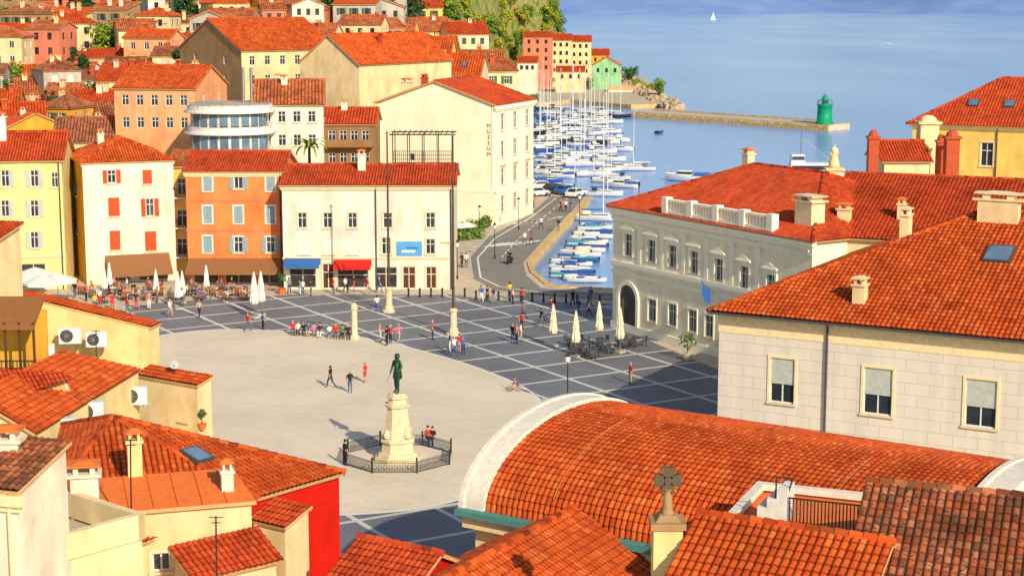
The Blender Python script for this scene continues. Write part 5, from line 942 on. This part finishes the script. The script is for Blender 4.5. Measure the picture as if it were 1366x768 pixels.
# ---------------- cars, scooter, bicycles
ca=thing('parked_car','x','car'); mb=MB(); pr=[(-2,.35),(-2.05,.75),(-1.9,.95),(-1.2,1.0),(1.0,.98),(1.9,.85),(2.05,.6),(2,.35)]
mb.add([(x,y*.85 if z<.5 or z>.9 else y*.88,z) for y in (-1,1) for x,z in pr],[tuple(range(7,-1,-1)),tuple(range(8,16))]+[(i,(i+1)%8,8+(i+1)%8,8+i) for i in range(8)]); mb.box((-.35,0,1.42),(1.6,1.3,.06)); 
for x,xx in ((-1.7,-1.15),(.95,.45)):
    for y in (-1,1): mb.tube((x,y*.78,1),(xx,y*.65,1.42),.05,n=5)
mb.build('body','gel_white',ca); mb=MB(); mb.add([(-1.7,-.78,.99),(.95,-.78,.99),(.95,.78,.99),(-1.7,.78,.99),(-1.15,-.64,1.4),(.45,-.64,1.4),(.45,.64,1.4),(-1.15,.64,1.4)],[(0,1,5,4),(1,2,6,5),(2,3,7,6),(3,0,4,7)]); mb.build('window','glass',ca)
for x in (-1.25,1.3):
    for y in (-.82,.82): mb=MB(); mb.tube((x,y-.09,.31),(x,y+.09,.31),.31,n=14); mb.tube((x,y-.1,.31),(x,y+.1,.31),.17,n=10,m=1); mb.build('wheel',['rubber','metal'],ca)
for y in (-.6,.6): mb=MB(); mb.box((2.03,y,.65),(.06,.3,.14)); mb.build('headlight','gel_white',ca)
for i,(x,y,cm) in enumerate([(724,253,'gel_white'),(740,257,'gel_dark'),(716,262,'gel_white'),(755,259,'gel_blue'),(768,263,'gel_white')]): dup(ca,P(x,y),.3+.2*i,f'{gn[cm]} car parked at the head of the quay road',1,{'body':cm},'cars parked by the marina')
kill(ca)
def wheel(mb,c,r,t=.03):
    for k in range(14): a_=2*PI*k/14; b_=2*PI*(k+1)/14; mb.tube(V(c)+V((r*math.cos(a_),0,r*math.sin(a_))),V(c)+V((r*math.cos(b_),0,r*math.sin(b_))),t,n=5)
    for k in range(6): a_=PI*k/6; mb.tube(V(c)+V((r*math.cos(a_),0,r*math.sin(a_))),V(c)-V((r*math.cos(a_),0,r*math.sin(a_))),.008,n=3)
for x,y,s_,rz,lb,cm in ((686,522,.7,.2,'small red child bicycle ridden across the grey paving','gel_red'),(722,435,1,.6,'dark bicycle on the grey paving left of the umbrellas','gel_dark')):
    g=thing('bicycle',lb,'bicycle')
    for k in (-.52,.52): mb=MB(); wheel(mb,(k,0,.34),.33,.025); mb.build('wheel','rubber',g)
    mb=MB()
    for p_,q_ in (((-.52,0,.34),(-.15,0,.85)),((-.15,0,.85),(.38,0,.8)),((-.1,0,.32),(.38,0,.8)),((-.1,0,.32),(-.15,0,.85)),((-.52,0,.34),(-.1,0,.32)),((.38,0,.95),(.52,0,.34))): mb.tube(p_,q_,.025,n=6)
    mb.build('frame',cm,g); mb=MB(); mb.tube((.36,-.28,1),(.36,.28,1),.02,n=5); mb.build('handlebar','metal',g); mb=MB(); mb.box((-.18,0,.92),(.26,.14,.06)); mb.build('saddle','black',g)
    p=P(x,y); g.location=(p.x,p.y,.013); g.rotation_euler=(0,0,rz); g.scale=(s_,)*3
    k='red' if s_<1 else 'black'; r=dup(PR['sit',0],(p.x,p.y,.47*s_),rz+PI/2,f'person in {"pink" if s_<1 else "black"} top and denim trousers riding a bicycle on the paving',s_*.95,{'person':['skin','cl_pink' if s_<1 else 'cl_black','cl_denim',None]},'people about the square')
p=P(680,352); g=thing('scooter','dark motor scooter with rider on the bend of the road','scooter')
for k in (-.55,.6): mb=MB(); wheel(mb,(k,0,.24),.2,.06); mb.build('wheel','rubber',g)
mb=MB(); mb.box((-.4,0,.52),(.8,.34,.4),0,0,.75); mb.box((.05,0,.3),(.6,.3,.1)); mb.obox(V((.42,0,.62)),V((.06,0,.0)),V((0,.2,0)),V((-.06,0,.38))); mb.build('body','black',g); mb=MB(); mb.box((-.38,0,.77),(.7,.28,.1)); mb.build('seat','dkgrey',g); mb=MB(); mb.tube((.34,-.32,1.03),(.34,.32,1.03),.025,n=6); mb.tube((.34,0,1),(.6,0,.3),.03,n=6); mb.build('handlebar','metal',g)
g.location=(p.x,p.y,.008); g.rotation_euler=(0,0,-1.9); dup(PR['sit',0],(p.x,p.y,.33),-1.9+PI/2,'person in black top and navy trousers riding the motor scooter',1,{'person':['skin','cl_black','cl_navy',None],'hair':'black'},'people about the square')
for k in PR.values():
    for c_ in CH.get(k.name,[]): bpy.data.objects.remove(c_)
    bpy.data.objects.remove(k)
# ---------------- unique labels
def ordn(n): return f"{n}{'th' if 10<=n%100<=20 else {1:'st',2:'nd',3:'rd'}.get(n%10,'th')}"
gp={}
for o in TH: gp.setdefault(o['label'],[]).append(o)
for lb,l in gp.items():
    if len(l)>1:
        l.sort(key=lambda o:pxof(o.location))
        for i,o in enumerate(l): o['label']=f'{lb}, {ordn(i+1)} from left' if len(lb.split())<=13 else f'{lb} {ordn(i+1)}'
# ---------------- light and camera
w=bpy.data.worlds.new('World'); SC.world=w; w.use_nodes=True; t=w.node_tree; sk=t.nodes.new('ShaderNodeTexSky'); sk.sky_type='NISHITA'; sk.sun_disc=False
sv=V((.46,-.888,0)).normalized(); el=math.radians(30); sk.sun_elevation=el; sk.sun_rotation=math.atan2(sv.x,sv.y); t.links.new(sk.outputs[0],t.nodes['Background'].inputs[0]); t.nodes['Background'].inputs[1].default_value=.125
ld=bpy.data.lights.new('sun','SUN'); ld.energy=4.9; ld.angle=math.radians(.5); ld.color=(1,.87,.66); lo=bpy.data.objects.new('sun',ld); COL.objects.link(lo); d=-(sv*math.cos(el)+V((0,0,math.sin(el)))); lo.rotation_euler=d.to_track_quat('-Z','Y').to_euler()
cd=bpy.data.cameras.new('camera'); co=bpy.data.objects.new('camera',cd); COL.objects.link(co); co.location=(0,0,CAMZ); co.rotation_euler=(PI/2-PT,0,0); cd.sensor_width=36; cd.lens=F/1366*36; cd.clip_start=.5; cd.clip_end=30000; SC.camera=co
SC.view_settings.view_transform='Standard'; SC.view_settings.look='None'; SC.view_settings.exposure=0
